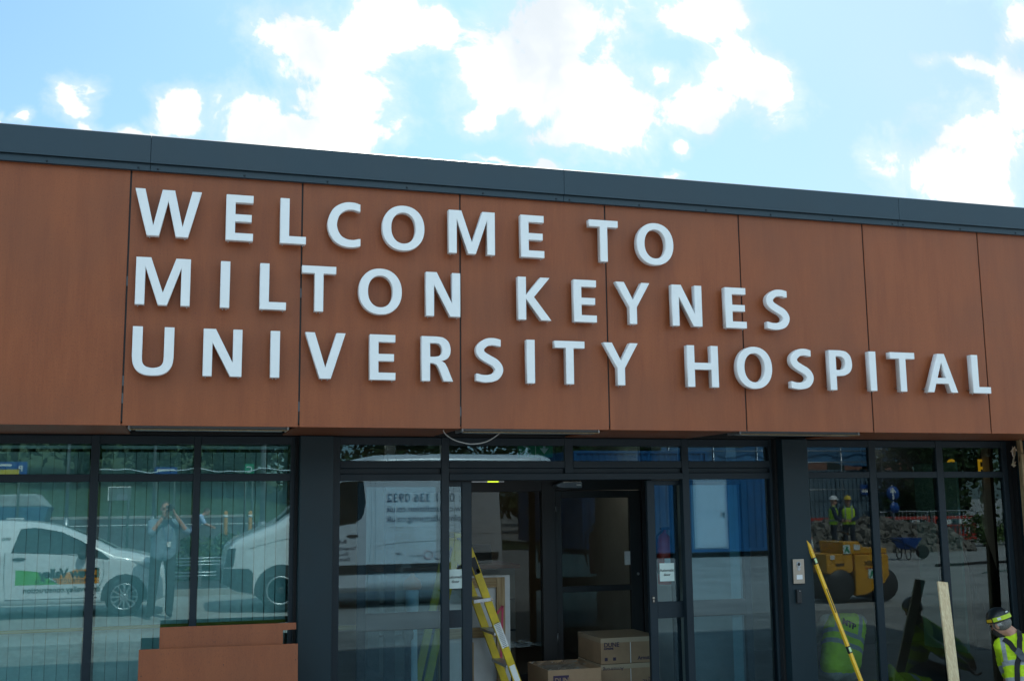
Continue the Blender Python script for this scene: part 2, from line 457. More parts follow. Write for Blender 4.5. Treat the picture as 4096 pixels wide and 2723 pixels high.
"""white edge lines"""
k_ = MB(); k_.add([(-70, -45.0, hill(0, -45.0)), (3.9, -45.0, hill(0, -45.0)), (3.9, -44.6, hill(0, -44.6)), (-70, -44.6, hill(0, -44.6))], [(0, 1, 2, 3)])
o = k_.build('road_marking', mat('road_paint', (0.7, 0.7, 0.68), 0.7)); o['kind'] = 'structure'

# ------------------------------------------------------------------ the building
FL = -0.15
bld = thing('hospital_building', (3.0, 0.0, FL), 'single storey hospital entrance building clad in brown wood panels with anthracite framed glazing', 'building')
# cladding panels of the fascia; each its own board with an open joint
PX0, PW, YF = -0.327, 1.201, -1.1
for k in range(-4, 9):
    x0 = PX0 + k*PW + 0.006; x1 = x0 + PW - 0.012
    b = MB(); b.box(x0, x1, YF, YF+0.010, 2.272, 4.105)
    b.build('cladding_panel', MT['panel'], bld, 0.0012, 1)
XL, XR = PX0 - 4*PW, PX0 + 9*PW
b = MB(); b.box(XL, XR, YF+0.045, YF+0.10, 2.30, 4.328); b.build('backing_wall', MT['black'], bld)
bm_ = mat('batten_metal', (0.02, 0.022, 0.025), 0.6)
for k in range(-4, 10):
    b = MB(); b.box(PX0+k*PW-0.03, PX0+k*PW+0.03, YF+0.011, YF+0.044, 2.30, 4.1); b.build('batten', bm_, bld)
# small brackets glimpsed inside the joints
for (k, z) in ((0, 3.28), (0, 2.58), (0, 2.46), (1, 3.25), (1, 2.42), (2, 2.40)):
    b = MB(); b.box(PX0+k*PW-0.005, PX0+k*PW+0.005, YF+0.003, YF+0.008, z-0.035, z+0.035)
    b.build('joint_bracket', mat('bracket_grey', (0.09, 0.10, 0.11), 0.5), bld)
# coping in folded lengths
seams = [-6.9, -0.20, 2.912, 6.022, 9.13, XR]
seams[0] = XL
fine_screw = MT['frame']
for i in range(len(seams)-1):
    a, c = seams[i]+0.0008, seams[i+1]-0.0008
    b = MB()
    prof = [(-1.150, 4.128), (-1.162, 4.122), (-1.162, 4.322), (-1.150, 4.330), (-0.55, 4.345), (-0.55, 4.335), (-1.142, 4.318), (-1.142, 4.128)]
    b.prism([(p[0], p[1]) for p in prof], a, c, 'x')
    cp = b.build('coping', MT['coping'], bld, 0.002, 1)
    b = MB(); b.box(a, c, -1.138, -1.104, 4.073, 4.127)
    b.build('drip_flange', MT['coping'], cp, 0.002, 1)
    x = a + 0.05
    while x < c:
        s_ = MB(); s_.lathe([(0.008, 0), (0.007, 0.004), (0.003, 0.006)], (x, -1.138, 4.088), (0, -1, 0), 10)
        s_.build('screw', fine_screw, cp)
        x += 0.60
# roof and body
b = MB(); b.box(XL+0.1, XR-0.1, -0.54, 9.0, 4.12, 4.30); b.build('roof', MT['coping'], bld)
b = MB(); b.box(XL+0.1, XL+0.3, 0.1, 9.0, FL, 4.11); b.build('wall', MT['plaster'], bld)
b = MB(); b.box(XR-0.3, XR-0.1, 0.1, 9.0, FL, 4.11); b.build('wall', MT['plaster'], bld)
b = MB(); b.box(XL+0.1, XR-0.1, 9.005, 9.2, FL, 4.11); b.build('wall', MT['plaster'], bld)
b = MB(); b.box(XL+0.31, XR-0.31, 0.1, 9.0, 2.45, 2.5); b.build('ceiling', MT['ceiling'], bld)
b = MB(); b.box(XL+0.31, XR-0.31, -0.08, 9.0, FL-0.1, FL); b.build('interior_floor', MT['vinyl'], bld)
b = MB(); b.box(XL+0.1, XR-0.1, -0.05, 0.095, 2.2745, 4.10); b.build('wall', MT['black'], bld)
# soffit of the overhang: brown boards with three openings for lamps still to be closed
open_ = [(-0.30, 0.86), (2.10, 3.28), (4.46, 5.66)]
sx = XL
for (a, c) in open_ + [(XR, None)]:
    b = MB(); b.box(sx, a, YF+0.011, -0.07, 2.275, 2.287)
    b.build('soffit_panel', MT['panel'], bld, 0.001, 1)
    if c: sx = c
b = MB(); b.box(XL+0.2, XR-0.2, YF+0.11, -0.06, 2.42, 2.44); b.build('soffit_void', MT['black'], bld)
HOUS = mat('lamp_housing', (0.16, 0.17, 0.18), 0.4, 0.7)
for i, (a, c) in enumerate(open_):
    t_ = thing('light_fitting', ((a+c)/2, -0.85, 2.3), ['unlit steel batten lamp hanging in the soffit gap above the blinds', 'unlit steel batten lamp in the soffit gap above the open doorway', 'unlit steel batten lamp in the soffit gap near the intercom column'][i], 'light fitting', 'batten lamps in the open soffit')
    b = MB(); b.prism([(-0.98, 2.262), (-0.98, 2.31), (-0.78, 2.31), (-0.78, 2.262), (-0.80, 2.262), (-0.80, 2.295), (-0.96, 2.295), (-0.96, 2.262)], a+0.03, c-0.06, 'x')
    b.build('housing', HOUS, t_, 0.002, 1)
    b = MB(); b.box(a+0.06, c-0.08, -0.96, -0.80, 2.255, 2.260); b.build('diffuser', mat('frosted_diffuser', (0.35, 0.37, 0.36), 0.35), t_)
    for e in (a+0.012, c-0.058):
        b = MB(); b.box(e, e+0.016, -0.985, -0.775, 2.255, 2.315); b.build('end_cap', MT['galv'], t_, 0.003, 1)
    b = MB(); b.box(a+0.02, c-0.05, -0.99, -0.982, 2.250, 2.257); b.build('edge_trim', MT['pine_d'], t_)

# anthracite columns
for (x0, x1, zt, zf) in ((0.995, 1.262, 2.27, -0.15), (5.36, 5.625, 2.27, -0.15), (8.06, 8.34, 2.27, -0.16)):
    b = MB(); b.box(x0, x1, zf, 0.08, FL, zt); b.build('column', MT['column'], bld, 0.006, 2)
    b = MB(); b.box(x0-0.025, x0-0.002, -0.05, 0.06, FL, zt); b.build('shadow_gap', MT['black'], bld)

Y0, Y1, YG = 0.0, 0.075, 0.022
def frame_v(b, x0, x1, z0=FL, z1=2.272, y0=Y0): b.box(x0, x1, y0, Y1, z0, z1)
def frame_h(b, x0, x1, z0, z1, y0=Y0+0.004): b.box(x0, x1, y0, Y1-0.004, z0, z1)
def pane(x0, x1, z0, z1, m, parent, y=YG):
    b = MB(); b.add([(x0, y, z0), (x1, y, z0), (x1, y, z1), (x0, y, z1)], [(0, 1, 2, 3)])
    return b.build('glass_pane', m, parent)

# left bay, with blinds
mull = [-3.71, -2.945, -2.182, -1.416]
mull = [(m_-0.028, m_+0.028) for m_ in mull] + [(-0.583, -0.522), (0.181, 0.235), (0.936, 0.992)]
b = MB()
for a, c in mull: frame_v(b, a, c)
for i in range(len(mull)-1):
    a, c = mull[i][1], mull[i+1][0]
    for z0, z1 in ((FL, FL+0.07), (1.913, 1.973), (2.205, 2.27)): frame_h(b, a, c, z0, z1)
win_a = b.build('window', MT['frame'], bld, 0.003, 1)
for i in range(len(mull)-1):
    a, c = mull[i][1], mull[i+1][0]
    pane(a, c, FL+0.07, 1.913, MT['glass_l'], win_a); pane(a, c, 1.973, 2.205, MT['glass_l'], win_a)

# entrance bay
b = MB()
frame_v(b, 1.27, 1.337); frame_v(b, 2.19, 2.257); frame_v(b, 4.42, 4.487); frame_v(b, 5.312, 5.352)
for (a, c) in ((1.337, 2.19), (2.257, 3.297), (3.374, 4.42), (4.487, 5.312)):
    frame_h(b, a, c, 2.206, 2.27); frame_h(b, a, c, 2.013, 2.075); frame_h(b, a, c, 1.9675, 2.0125, Y0+0.035)
b.box(3.297, 3.374, Y0, Y1, 1.968, 2.27)
for (a, c) in ((1.337, 2.19), (4.487, 5.312)):
    frame_h(b, a, c, 1.910, 1.967); frame_h(b, a, c, FL, FL+0.08)
frame_h(b, 2.257, 4.42, 1.910, 1.967, Y0-0.012)
win_b = b.build('window', MT['frame'], bld, 0.003, 1)
for (a, c) in ((1.337, 2.19), (2.257, 3.297), (3.374, 4.42), (4.487, 5.312)):
    pane(a, c, 2.075, 2.206, MT['glass'], win_b)
pane(1.337, 2.19, FL+0.08, 1.91, MT['glass'], win_b); pane(4.487, 5.312, FL+0.08, 1.91, MT['glass'], win_b)
# sliding leaves, parked open
def leaf(xa, xb, s0, s1, lab):
    """xa..xb leaf extents"""
    b = MB(); y0, y1 = 0.085, 0.130
    b.box(xa, xa+s0, y0, y1, FL+0.01, 1.905); b.box(xb-s1, xb, y0, y1, FL+0.01, 1.905)
    for z0, z1 in ((FL+0.01, FL+0.10), (0.690, 0.832), (1.86, 1.905)): b.box(xa+s0, xb-s1, y0+0.003, y1-0.003, z0, z1)
    d_ = b.build('sliding_door', MT['frame'], bld, 0.003, 1); d_['label'] = lab
    pane(xa+s0, xb-s1, FL+0.10, 0.690, MT['glass'], d_, 0.105); pane(xa+s0, xb-s1, 0.832, 1.86, MT['glass'], d_, 0.105)
    return d_
dl = leaf(1.50, 2.475, 0.07, 0.085, 'left leaf of the sliding door, parked open')
dr = leaf(4.105, 5.12, 0.075, 0.07, 'right leaf of the sliding door with a key lock')
b = MB(); b.box(4.36, 4.425, 0.135, 0.18, FL, 1.905); b.build('door_post', MT['frame'], bld, 0.003, 1)
b = MB(); b.lathe([(0.012, 0), (0.012, 0.006), (0.004, 0.007)], (4.140, 0.084, 0.868), (0, -1, 0), 16); b.box(4.135, 4.145, 0.078, 0.083, 0.835, 0.866)
b.build('lock', MT['steel'], dr)
b = MB(); b.box(4.126, 4.153, 0.080, 0.0845, 0.825, 0.89); b.build('lock_plate', MT['dark'], dr)
for (d_, x0) in ((dl, 2.262), (dr, 4.215)):
    b = MB(); b.box(x0, x0+0.142, 0.1015, 0.1040, 1.01, 1.168); s_ = b.build('door_sticker', MT['paper'], d_)
    for (tx, z) in (('Automatic', 1.095), ('door', 1.057)):
        text(tx, 0.033, (x0+0.071, 0.1008, z), MT['ink'], d_, align='CENTER', bold=0.0006)
b = MB(); b.box(2.64, 2.73, 0.135, 0.17, 1.896, 1.905); b.build('indicator_lamp', MT['greenlamp'], bld)
for (a, c) in ((2.49, 2.63), (2.735, 2.78)):
    b = MB(); b.box(a, c, 0.135, 0.17, 1.896, 1.905); b.build('sensor_bar', MT['galv'], bld)

# right bay
b = MB()
frame_v(b, 5.632, 5.672); frame_v(b, 6.385, 6.462); frame_v(b, 7.150, 7.228); frame_v(b, 7.93, 7.99)
segs = ((5.672, 6.385), (6.462, 7.150), (7.228, 7.93))
for (a, c) in segs:
    for z0, z1 in ((FL, FL+0.07), (1.913, 1.973), (2.205, 2.27)): frame_h(b, a, c, z0, z1)
win_c = b.build('window', MT['frame'], bld, 0.003, 1)
for (a, c) in segs:
    pane(a, c, FL+0.07, 1.913, MT['glass_r'], win_c); pane(a, c, 1.973, 2.205, MT['glass_r'], win_c)
b = MB(); b.box(7.995, 8.055, 0.0, 0.06, FL, 2.27); b.build('shadow_gap', MT['black'], bld)
b = MB()
b.box(8.35, XR-0.3, -0.02, 0.08, FL, 2.27)
b.build('wall', MT['column'], bld)

# ------------------------------------------------------------------ raised letters
def smoothpts(pts, n=8):
    out = []
    for i in range(len(pts)-1):
        p0, p1, p2, p3 = [Vector(pts[min(max(j, 0), len(pts)-1)]) for j in (i-1, i, i+1, i+2)]
        for k in range(n):
            t = k/n
            out.append(0.5*((2*p1) + (p2-p0)*t + (2*p0-5*p1+4*p2-p3)*t*t + (3*p1-p0-3*p2+p3)*t**3))
    out.append(Vector(pts[-1]))
    return out
def stroke(pts, w, n=10, cut0=None, cut1=None):
    """outline of a pen stroke along a spine; w may be a list at the given points"""
    sp = smoothpts(pts, n); L, Rr = [], []
    for i, p in enumerate(sp):
        t = (sp[min(i+1, len(sp)-1)] - sp[max(i-1, 0)]).normalized(); nn = Vector((-t.y, t.x))
        f = i/n; j = int(f); ww = w if not isinstance(w, list) else w[min(j, len(w)-1)]*(1-(f-j)) + w[min(j+1, len(w)-1)]*(f-j)
        L.append(p + nn*ww/2); Rr.append(p - nn*ww/2)
    if cut0 is not None: L[0].x = Rr[0].x = cut0
    if cut1 is not None: L[-1].x = Rr[-1].x = cut1
    return [tuple(p) for p in L] + [tuple(p) for p in reversed(Rr)]
def ring(cx, cy, a, b_, n=48, e=2.15):
    o = []
    for k in range(n):
        t = 2*math.pi*k/n; c, s_ = math.cos(t), math.sin(t)
        o.append((cx + a*math.copysign(abs(c)**(2/e), c), cy + b_*math.copysign(abs(s_)**(2/e), s_)))
    return o
S_, H_ = 0.192, 0.163
def glyph(ch):
    if ch == 'I': return [[(0,0),(S_,0),(S_,1),(0,1)]], S_
    if ch == 'L': return [[(0,0),(.555,0),(.555,H_),(S_,H_),(S_,1),(0,1)]], .555
    if ch == 'E': return [[(0,0),(.57,0),(.57,H_),(S_,H_),(S_,.415),(.535,.415),(.535,.575),(S_,.575),(S_,1-H_),(.565,1-H_),(.565,1),(0,1)]], .57
    if ch == 'T': return [[(.27,0),(.27+S_,0),(.27+S_,1-H_),(.735,1-H_),(.735,1),(0,1),(0,1-H_),(.27,1-H_)]], .735
    if ch == 'H': return [[(0,0),(S_,0),(S_,.42),(.63,.42),(.63,0),(.82,0),(.82,1),(.63,1),(.63,.585),(S_,.585),(S_,1),(0,1)]], .82
    if ch == 'N': return [[(0,0),(.185,0),(.185,.71),(.555,0),(.79,0),(.79,1),(.605,1),(.605,.29),(.245,1),(0,1)]], .79
    if ch == 'M': return [[(0,0),(.187,0),(.187,.80),(.455,0),(.635,0),(.905,.80),(.905,0),(1.09,0),(1.09,1),(.795,1),(.545,.265),(.295,1),(0,1)]], 1.09
    if ch == 'W': return [[(.255,0),(.50,0),(.668,.76),(.836,0),(1.085,0),(1.34,1),(1.15,1),(.968,.22),(.795,1),(.545,1),(.378,.22),(.198,1),(0,1)]], 1.34
    if ch == 'V': return [[(.315,0),(.555,0),(.865,1),(.67,1),(.437,.235),(.20,1),(0,1)]], .865
    if ch == 'Y': return [[(.34,0),(.53,0),(.53,.405),(.87,1),(.665,1),(.437,.575),(.213,1),(0,1),(.34,.405)]], .87
    if ch == 'K': return [[(0,0),(S_,0),(S_,.49),(.555,0),(.80,0),(.385,.535),(.77,1),(.545,1),(S_,.575),(S_,1),(0,1)]], .80
    if ch == 'A': return [[(0,0),(.20,0),(.275,.225),(.645,.225),(.72,0),(.93,0),(.565,1),(.365,1)], [(.325,.375),(.46,.775),(.595,.375)]], .93
    if ch == 'O': return [ring(.48,.5,.48,.515), ring(.48,.5,.277,.355)], .96
    if ch == 'C':
        return [stroke([(.70,.885),(.55,.925),(.36,.90),(.185,.775),(.10,.55),(.115,.36),(.215,.18),(.38,.09),(.56,.075),(.705,.11)], [.165,.165,.178,.195,.203,.203,.195,.178,.165,.165], 8, .712, .718)], .72
    if ch == 'U':
        o = [(0,1),(0,.38)] + [tuple(p) for p in smoothpts([(0,.38),(.025,.215),(.11,.075),(.25,.0),(.41,-.015),(.57,.0),(.71,.075),(.795,.215),(.82,.38)], 6)][1:] + [(.82,1),(.625,1),(.625,.38)]
        o += [tuple(p) for p in smoothpts([(.625,.38),(.61,.255),(.545,.175),(.41,.145),(.275,.175),(.21,.255),(.195,.38)], 6)][1:] + [(.195,1)]
        return [o], .82
    if ch == 'S':
        return [stroke([(.585,.895),(.44,.925),(.27,.905),(.135,.80),(.115,.70),(.17,.61),(.31,.525),(.46,.445),(.545,.345),(.55,.245),(.47,.135),(.31,.085),(.16,.085),(.03,.115)], [.16,.165,.172,.185,.19,.19,.19,.19,.19,.19,.185,.17,.165,.165], 6, .60, .022)], .645
    if ch == 'P':
        ou = smoothpts([(.29,.355),(.44,.375),(.58,.455),(.645,.58),(.65,.72),(.605,.87),(.49,.97),(.33,1.0)], 6)
        inn = smoothpts([(.28,.505),(.37,.525),(.435,.585),(.455,.68),(.435,.77),(.37,.83),(.28,.85)], 6)
        return [[(0,0),(S_,0),(S_,.355)] + [tuple(p) for p in ou] + [(0,1)], [(S_,.505)] + [tuple(p) for p in inn] + [(S_,.85)]], .655
    if ch == 'R':
        return [[(0,0),(S_,0),(S_,.40),(.255,.40),(.335,.37),(.39,.29),(.50,0),(.715,0),(.585,.315),(.53,.41),(.455,.455)] + [tuple(p) for p in smoothpts([(.455,.455),(.575,.50),(.645,.60),(.66,.735),(.615,.88),(.50,.975),(.35,1.0)], 6)][1:] + [(0,1)],
                [(S_,.545),(.30,.545)] + [tuple(p) for p in smoothpts([(.30,.545),(.40,.565),(.455,.62),(.468,.70),(.445,.785),(.385,.84),(.29,.85)], 6)][1:] + [(S_,.85)]], .715
CAP = 0.334
LD, LY = 0.052, YF - 0.092         # letter depth, front face
rows_ = [
 (3.592, 'top', 'WELCOME TO', [('W',-.292),('E',.327),('L',.708),('C',1.052),('O',1.454),('M',1.963),('E',2.536),('T',3.102),('O',3.508)]),
 (3.102, 'middle', 'MILTON KEYNES', [('M',-.268),('I',.301),('L',.574),('T',.871),('O',1.283),('N',1.787),('K',2.508),('E',2.962),('Y',3.316),('N',3.800),('E',4.274),('S',4.646)]),
 (2.614, 'bottom', 'UNIVERSITY HOSPITAL', [('U',-.273),('N',.197),('I',.658),('V',.901),('E',1.368),('R',1.754),('S',2.165),('I',2.572),('T',2.798),('Y',3.201),('H',3.917),('O',4.358),('S',4.845),('P',5.219),('I',5.607),('T',5.813),('A',6.173),('L',6.643)])]
ORD = ['first', 'second', 'third', 'fourth', 'fifth', 'sixth', 'seventh', 'eighth', 'ninth', 'tenth', 'eleventh', 'twelfth', 'thirteenth', 'fourteenth', 'fifteenth', 'sixteenth', 'seventeenth', 'eighteenth']
gcache = {}
for (z0, rn, line, lets) in rows_:
    for i, (ch, x) in enumerate(lets):
        if ch not in gcache:
            loops, w = glyph(ch)
            cu = bpy.data.curves.new('letter', 'CURVE'); cu.dimensions = '2D'; cu.fill_mode = 'BOTH'
            cu.extrude = LD/2; cu.bevel_depth = 0.0022; cu.bevel_resolution = 1; cu.offset = -0.0022
            for lp in loops:
                sp = cu.splines.new('POLY'); sp.points.add(len(lp)-1); sp.use_cyclic_u = True
                for q, p in zip(sp.points, lp): q.co = (p[0]*CAP, p[1]*CAP, 0, 1)
            t = bpy.data.objects.new('t', cu); COL.objects.link(t); me = real_mesh(t, 'sign_letter'); bpy.data.objects.remove(t)
            me.transform(FACE_STREET); me.materials.clear(); me.materials.append(MT['letter'])
            xs = [v.co.x for v in me.vertices if v.co.z < 0.1*CAP] if ch not in 'OCSU' else [w*CAP*0.5-0.05, w*CAP*0.5+0.05]
            gcache[ch] = (me, w, xs)
        me, w, xs = gcache[ch]
        o = bpy.data.objects.new('sign_letter', me); COL.objects.link(o)
        o.location = (x, LY + LD/2, z0)
        same = [c for c, _ in lets].count(ch)
        o['label'] = f'white raised letter {ch}, {ORD[i]} letter of the {rn} row on the fascia'
        o['category'] = 'sign letter'; o['group'] = 'raised white letters of the welcome sign'
        for (px_, pz_) in ((x + min(xs) + 0.02, 0.035), (x + (max(xs) - 0.02), 0.035)):
            b = MB(); b.lathe([(0.006, 0), (0.006, 0.046)], (px_, LY+LD-0.002, z0+pz_), (0, 1, 0), 8)
            b.build('fixing_pin', MT['pin'], o)
            if pz_ < .1 and ch not in 'OCSU':
                b = MB(); b.lathe([(0.004, 0), (0.004, 0.012)], (px_, LY+LD-0.012, z0-0.010), (0, 0, 1), 8)
                b.build('grub_screw', MT['pin'], o)

# ------------------------------------------------------------------ things at the entrance
def simple(name, mb, m, label, cat, group=None, bevel=0.0, seg=2):
    o = mb.build(name, m, None, bevel, seg)
    return tag(o, label, cat, group)

# blinds behind the left bay
for i in range(len(mull)-1):
    a, c = mull[i][1]+0.005, mull[i+1][0]-0.005
    which = ['fifth', 'fourth', 'third', 'second', 'first', ''][0]
    labs = ['pale vertical slat blind behind the far left pane', 'pale vertical slat blind one pane in from the far left', 'pale vertical slat blind two panes left of the parked car reflection',
            'pale vertical slat blind behind the pane that reflects the car door', 'pale vertical slat blind behind the pane that reflects the photographer', 'pale vertical slat blind behind the pane next to the dark column']
    t_ = thing('vertical_blind', ((a+c)/2, 0.2, 2.15), labs[i], 'blind', 'vertical blinds behind the left windows')
    b = MB(); b.box(a, c, 0.18, 0.215, 2.175, 2.20); b.build('head_rail', MT['white'], t_)
    b = MB(); x = a + 0.004; k = 0
    while x + 0.080 < c:
        an = rnd.uniform(0.10, 0.22); yy = 0.20
        n = 4; vs = []
        for j in range(n+1):
            q = j/n - 0.5
            px_ = x + 0.0415 + q*0.083*math.cos(an); py_ = yy + q*0.083*math.sin(an) + 0.006*(1-4*q*q)
            vs += [(px_, py_, -0.03), (px_, py_, 2.150)]
        b.add(vs, [(2*j, 2*j+2, 2*j+3, 2*j+1) for j in range(n)], True)
        x += 0.0865; k += 1
    sl = b.build('slats', MT['blind'], t_)
    sl['kind'] = 'stuff'
    b = MB(); x = a + 0.004
    while x + 0.080 < c:
        b.box(x+0.030, x+0.052, 0.194, 0.212, 2.151, 2.174); x += 0.0865
    q = b.build('hanger_clips', MT['dark'], t_); q['kind'] = 'stuff'

# guard rail standing inside the glass
rail = thing('guard_rail', (0.0, 0.35, FL), 'yellow topped guard rail on dark posts just inside the left glazing', 'rail')
b = MB(); b.tube([(-4.1, 0.36, 0.70), (2.185, 0.36, 0.70)], 0.022, 12)
b2 = MB(); b2.tube([(-4.0, 0.13, 0.80), (0.93, 0.13, 0.80)], 0.014, 10)
b.build('top_rail', MT['brass'] if 'brass' in MT else mat('yellow_rail_paint', (0.42, 0.27, 0.04), 0.4), rail)
b2.build('window_rail', mat('yellow_window_rail', (0.42, 0.28, 0.05), 0.4), rail)
for x in (1.98,):
    b = MB(); b.lathe([(0.030, 0.0), (0.030, 0.72), (0.048, 0.74), (0.052, 0.78), (0.044, 0.815), (0.022, 0.83)], (x, 0.36, FL), (0, 0, 1), 16)
    b.build('post', MT['dark'], rail)
# cable hanging from the open soffit
pts = [(1.985, -0.90, 2.29), (2.0, -0.90, 2.248), (2.06, -0.90, 2.205), (2.14, -0.90, 2.178), (2.22, -0.90, 2.168), (2.32, -0.90, 2.183), (2.40, -0.90, 2.225), (2.46, -0.90, 2.275), (2.47, -0.90, 2.31)]
b = MB(); b.tube(smoothpts(pts, 6), 0.0042, 8)
simple('hanging_cable', b, mat('grey_cable', (0.45, 0.43, 0.40), 0.6), 'thin grey cable looping down from the open soffit over the doorway', 'cable')

# boards leaning in front of the left window
def board(name, poly, y, th, lean, lab):
    """poly in (x, z); leans back by `lean` per metre of height"""
    z0 = min(p[1] for p in poly); n = len(poly)
    vs = [(p[0], y + (p[1]-FL)*lean, p[1]) for p in poly] + [(p[0], y + th + (p[1]-FL)*lean, p[1]) for p in poly]
    fs = [tuple(range(n)), tuple(range(2*n-1, n-1, -1))] + [(i, i+n, (i+1)%n+n, (i+1)%n) for i in range(n)]
    b = MB(); b.add(vs, fs)
    return simple(name, b, MT['panel'], lab, 'board', 'offcut cladding boards leaning on the window', 0.0012, 1)
board('cladding_board', [(-0.030, FL+.002), (0.945, FL+.002), (0.874, FL+.3), (0.874, 0.667), (0.874, 0.768), (0.974, 0.772), (0.974, 0.822), (-0.032, 0.828)], -0.36, 0.010, 0.11, 'notched brown cladding offcut leaning behind the larger board by the column')
fb = board('cladding_board', [(-0.172, FL+.002), (0.979, FL+.002), (0.977, 0.677), (-0.173, 0.686)], -0.45, 0.010, 0.105, 'larger brown cladding board leaning in front below the left window')
for (x, z) in ((-0.15, 0.50), (0.43, 0.55), (0.96, 0.56), (0.10, 0.2)):
    b = MB(); b.lathe([(0.004, 0), (0.003, 0.002)], (x, -0.451 + (z-FL)*0.105, z), (0, -1, 0), 8); b.build('drilled_hole', MT['ink'], fb)

# intercom and reader on the right column (front face y=-0.15)
ic = thing('intercom', (5.47, -0.15, 1.08), 'brushed steel door intercom with camera and white call button on the column', 'intercom')
b = MB(); b.box(5.405, 5.519, -0.172, -0.151, 0.968, 1.186); b.build('face_plate', MT['steel'], ic, 0.004, 2)
b = MB(); b.lathe([(0.024, 0), (0.024, 0.004), (0.019, 0.006), (0.017, 0.003)], (5.462, -0.173, 1.140), (0, -1, 0), 24); b.build('camera_ring', MT['galv'], ic)
b = MB(); b.lathe([(0.0155, 0), (0.012, 0.006), (0.0, 0.0075)], (5.462, -0.174, 1.140), (0, -1, 0), 20); b.build('camera_lens', MT['ink'], ic)
b = MB(); b.lathe([(0.017, 0), (0.016, 0.003)], (5.462, -0.173, 1.100), (0, -1, 0), 24); b.build('speaker', MT['galv'], ic)
b = MB(); b.box(5.434, 5.495, -0.176, -0.1725, 1.006, 1.047); b.build('call_button', MT['white'], ic, 0.002, 1)
rd = MB(); rd.box(5.428, 5.474, -0.182, -0.151, 0.797, 0.916)
rd = simple('card_reader', rd, MT['dark'], 'small black card reader below the steel intercom', 'card reader', None, 0.006, 3)
b = MB(); b.lathe([(0.004, 0), (0.003, 0.002)], (5.455, -0.1825, 0.905), (0, -1, 0), 8); b.build('status_light', MT['white'], rd)

# long yellow spirit level leaning against the right bay
a_, c_ = Vector((5.555, -0.115, 1.452)), Vector((5.985, -0.42, FL+0.005))
lv = thing('spirit_level', tuple(c_), 'long yellow spirit level leaning against the column by the right window', 'spirit level')
dirv = (a_-c_).normalized(); side = Vector((1, 0.25, 0)); side = (side - dirv*side.dot(dirv)).normalized(); nrm = dirv.cross(side)
def lvl(t): return c_ + dirv*t
Lg = (a_-c_).length
b = MB()
hw, hd = 0.0165, 0.012
vs = []
for (t, k) in ((0, 0), (Lg-0.075, 0), (Lg, 1)):
    p = lvl(t); s0 = -hw if not k else -hw; s1 = hw if not k else -hw + 0.010
    vs += [p+side*s0+nrm*hd, p+side*s1+nrm*hd, p+side*s1-nrm*hd, p+side*s0-nrm*hd]
fs = [(3, 2, 1, 0), (8, 9, 10, 11)]
for i in (0, 4): fs += [(i+j, i+(j+1)%4, i+4+(j+1)%4, i+4+j) for j in range(4)]
b.add(vs, fs); b.build('beam', MT['yellow'], lv, 0.002, 2)
for t in (0.335*Lg, 0.82*Lg):
    b = MB(); b.obox(lvl(t), side, dirv, nrm, hw+0.002, 0.032, hd+0.001); q = b.build('vial_housing', MT['dark'], lv, 0.002, 1)
    b = MB(); b.obox(lvl(t)+nrm*0.0, side, dirv, nrm, hw-0.003, 0.020, hd+0.003); b.build('vial', mat('vial_green', (0.55, 0.78, 0.30), 0.15), q)
    b = MB(); b.obox(lvl(t), side, dirv, nrm, 0.003, 0.0205, hd+0.0035); b.build('bubble', MT['paperw'], q)
for t in (0.60*Lg,):
    b = MB(); b.obox(lvl(t), side, dirv, nrm, 0.006, 0.11, hd+0.0008); b.build('scale_mark', MT['ink'], lv)

# rough sawn plank leaning near the right window
b = MB(); a_ = Vector((7.015, -0.14, 0.933)); c_ = Vector((6.865, -0.42, FL+0.01))
b.bar(c_, a_, 0.108, 0.022, (0, -1, 0.25))
simple('timber_plank', b, MT['pine'], 'pale sawn timber plank leaning upright beside the kneeling worker', 'plank', None, 0.002, 1)
b = MB(); b.bar((7.965, -0.26, FL), (7.985, -0.24, 2.135), 0.108, 0.045, (0, -1, 0))
simple('timber_stud', b, MT['pine_d'], 'tall weathered timber stud standing at the right end of the glazing', 'timber')
b = MB(); b.bar((7.99, -0.19, 2.14), (7.99, -0.18, 2.272), 0.03, 0.045, (0, -1, 0))
simple('timber_block', b, MT['pine_d'], 'short timber packer above the tall stud under the soffit', 'timber')
cr = MB()
for i in range(5):
    cr.add([(7.885+rnd.uniform(-.02,.06), -0.2+rnd.uniform(-.03,.03), 2.0+rnd.uniform(0, .25)) for _ in range(4)], [(0,1,2,3)])
cr.build('x', MT['tape']).name = 'film_scrap'
tag(bpy.data.objects['film_scrap'], 'crumpled clear film hanging beside the top of the timber stud', 'film')

# -------------------------------------------- inside the lobby
b = MB()
# inner draught screen
b.box(2.05, 2.15, 1.78, 1.86, FL, 2.448); b.box(3.68, 3.83, 1.78, 1.86, FL, 2.448); b.box(4.80, 4.92, 1.78, 1.86, FL, 2.448)
b.box(2.15, 3.68, 1.785, 1.855, 1.83, 2.0); b.box(3.83, 4.80, 1.785, 1.855, 1.84, 2.0); b.box(2.15, 3.68, 1.785, 1.855, FL, 0.02)
MT['glass_i'] = glass_mat('inner_glazing', (0.60, 0.66, 0.64), 0.036, (0.8, 0.95, 1.0))
scr = b.build('inner_screen', mat('inner_frame_black', (0.016, 0.017, 0.019), 0.45), bld, 0.003, 1)
pane(2.15, 3.68, 0.02, 1.83, MT['glass_i'], scr, 1.82); pane(2.15, 4.80, 2.0, 2.44, MT['glass_i'], scr, 1.82)
b = MB()
for (x0, x1, z0, z1) in ((3.835, 3.90, FL+.01, 1.835), (4.665, 4.795, FL+.01, 1.835), (3.90, 4.665, FL+.01, 0.12), (3.90, 4.665, 1.76, 1.835), (3.90, 4.665, 0.80, 0.86)):
    b.box(x0, x1, 1.80, 1.845, z0, z1)
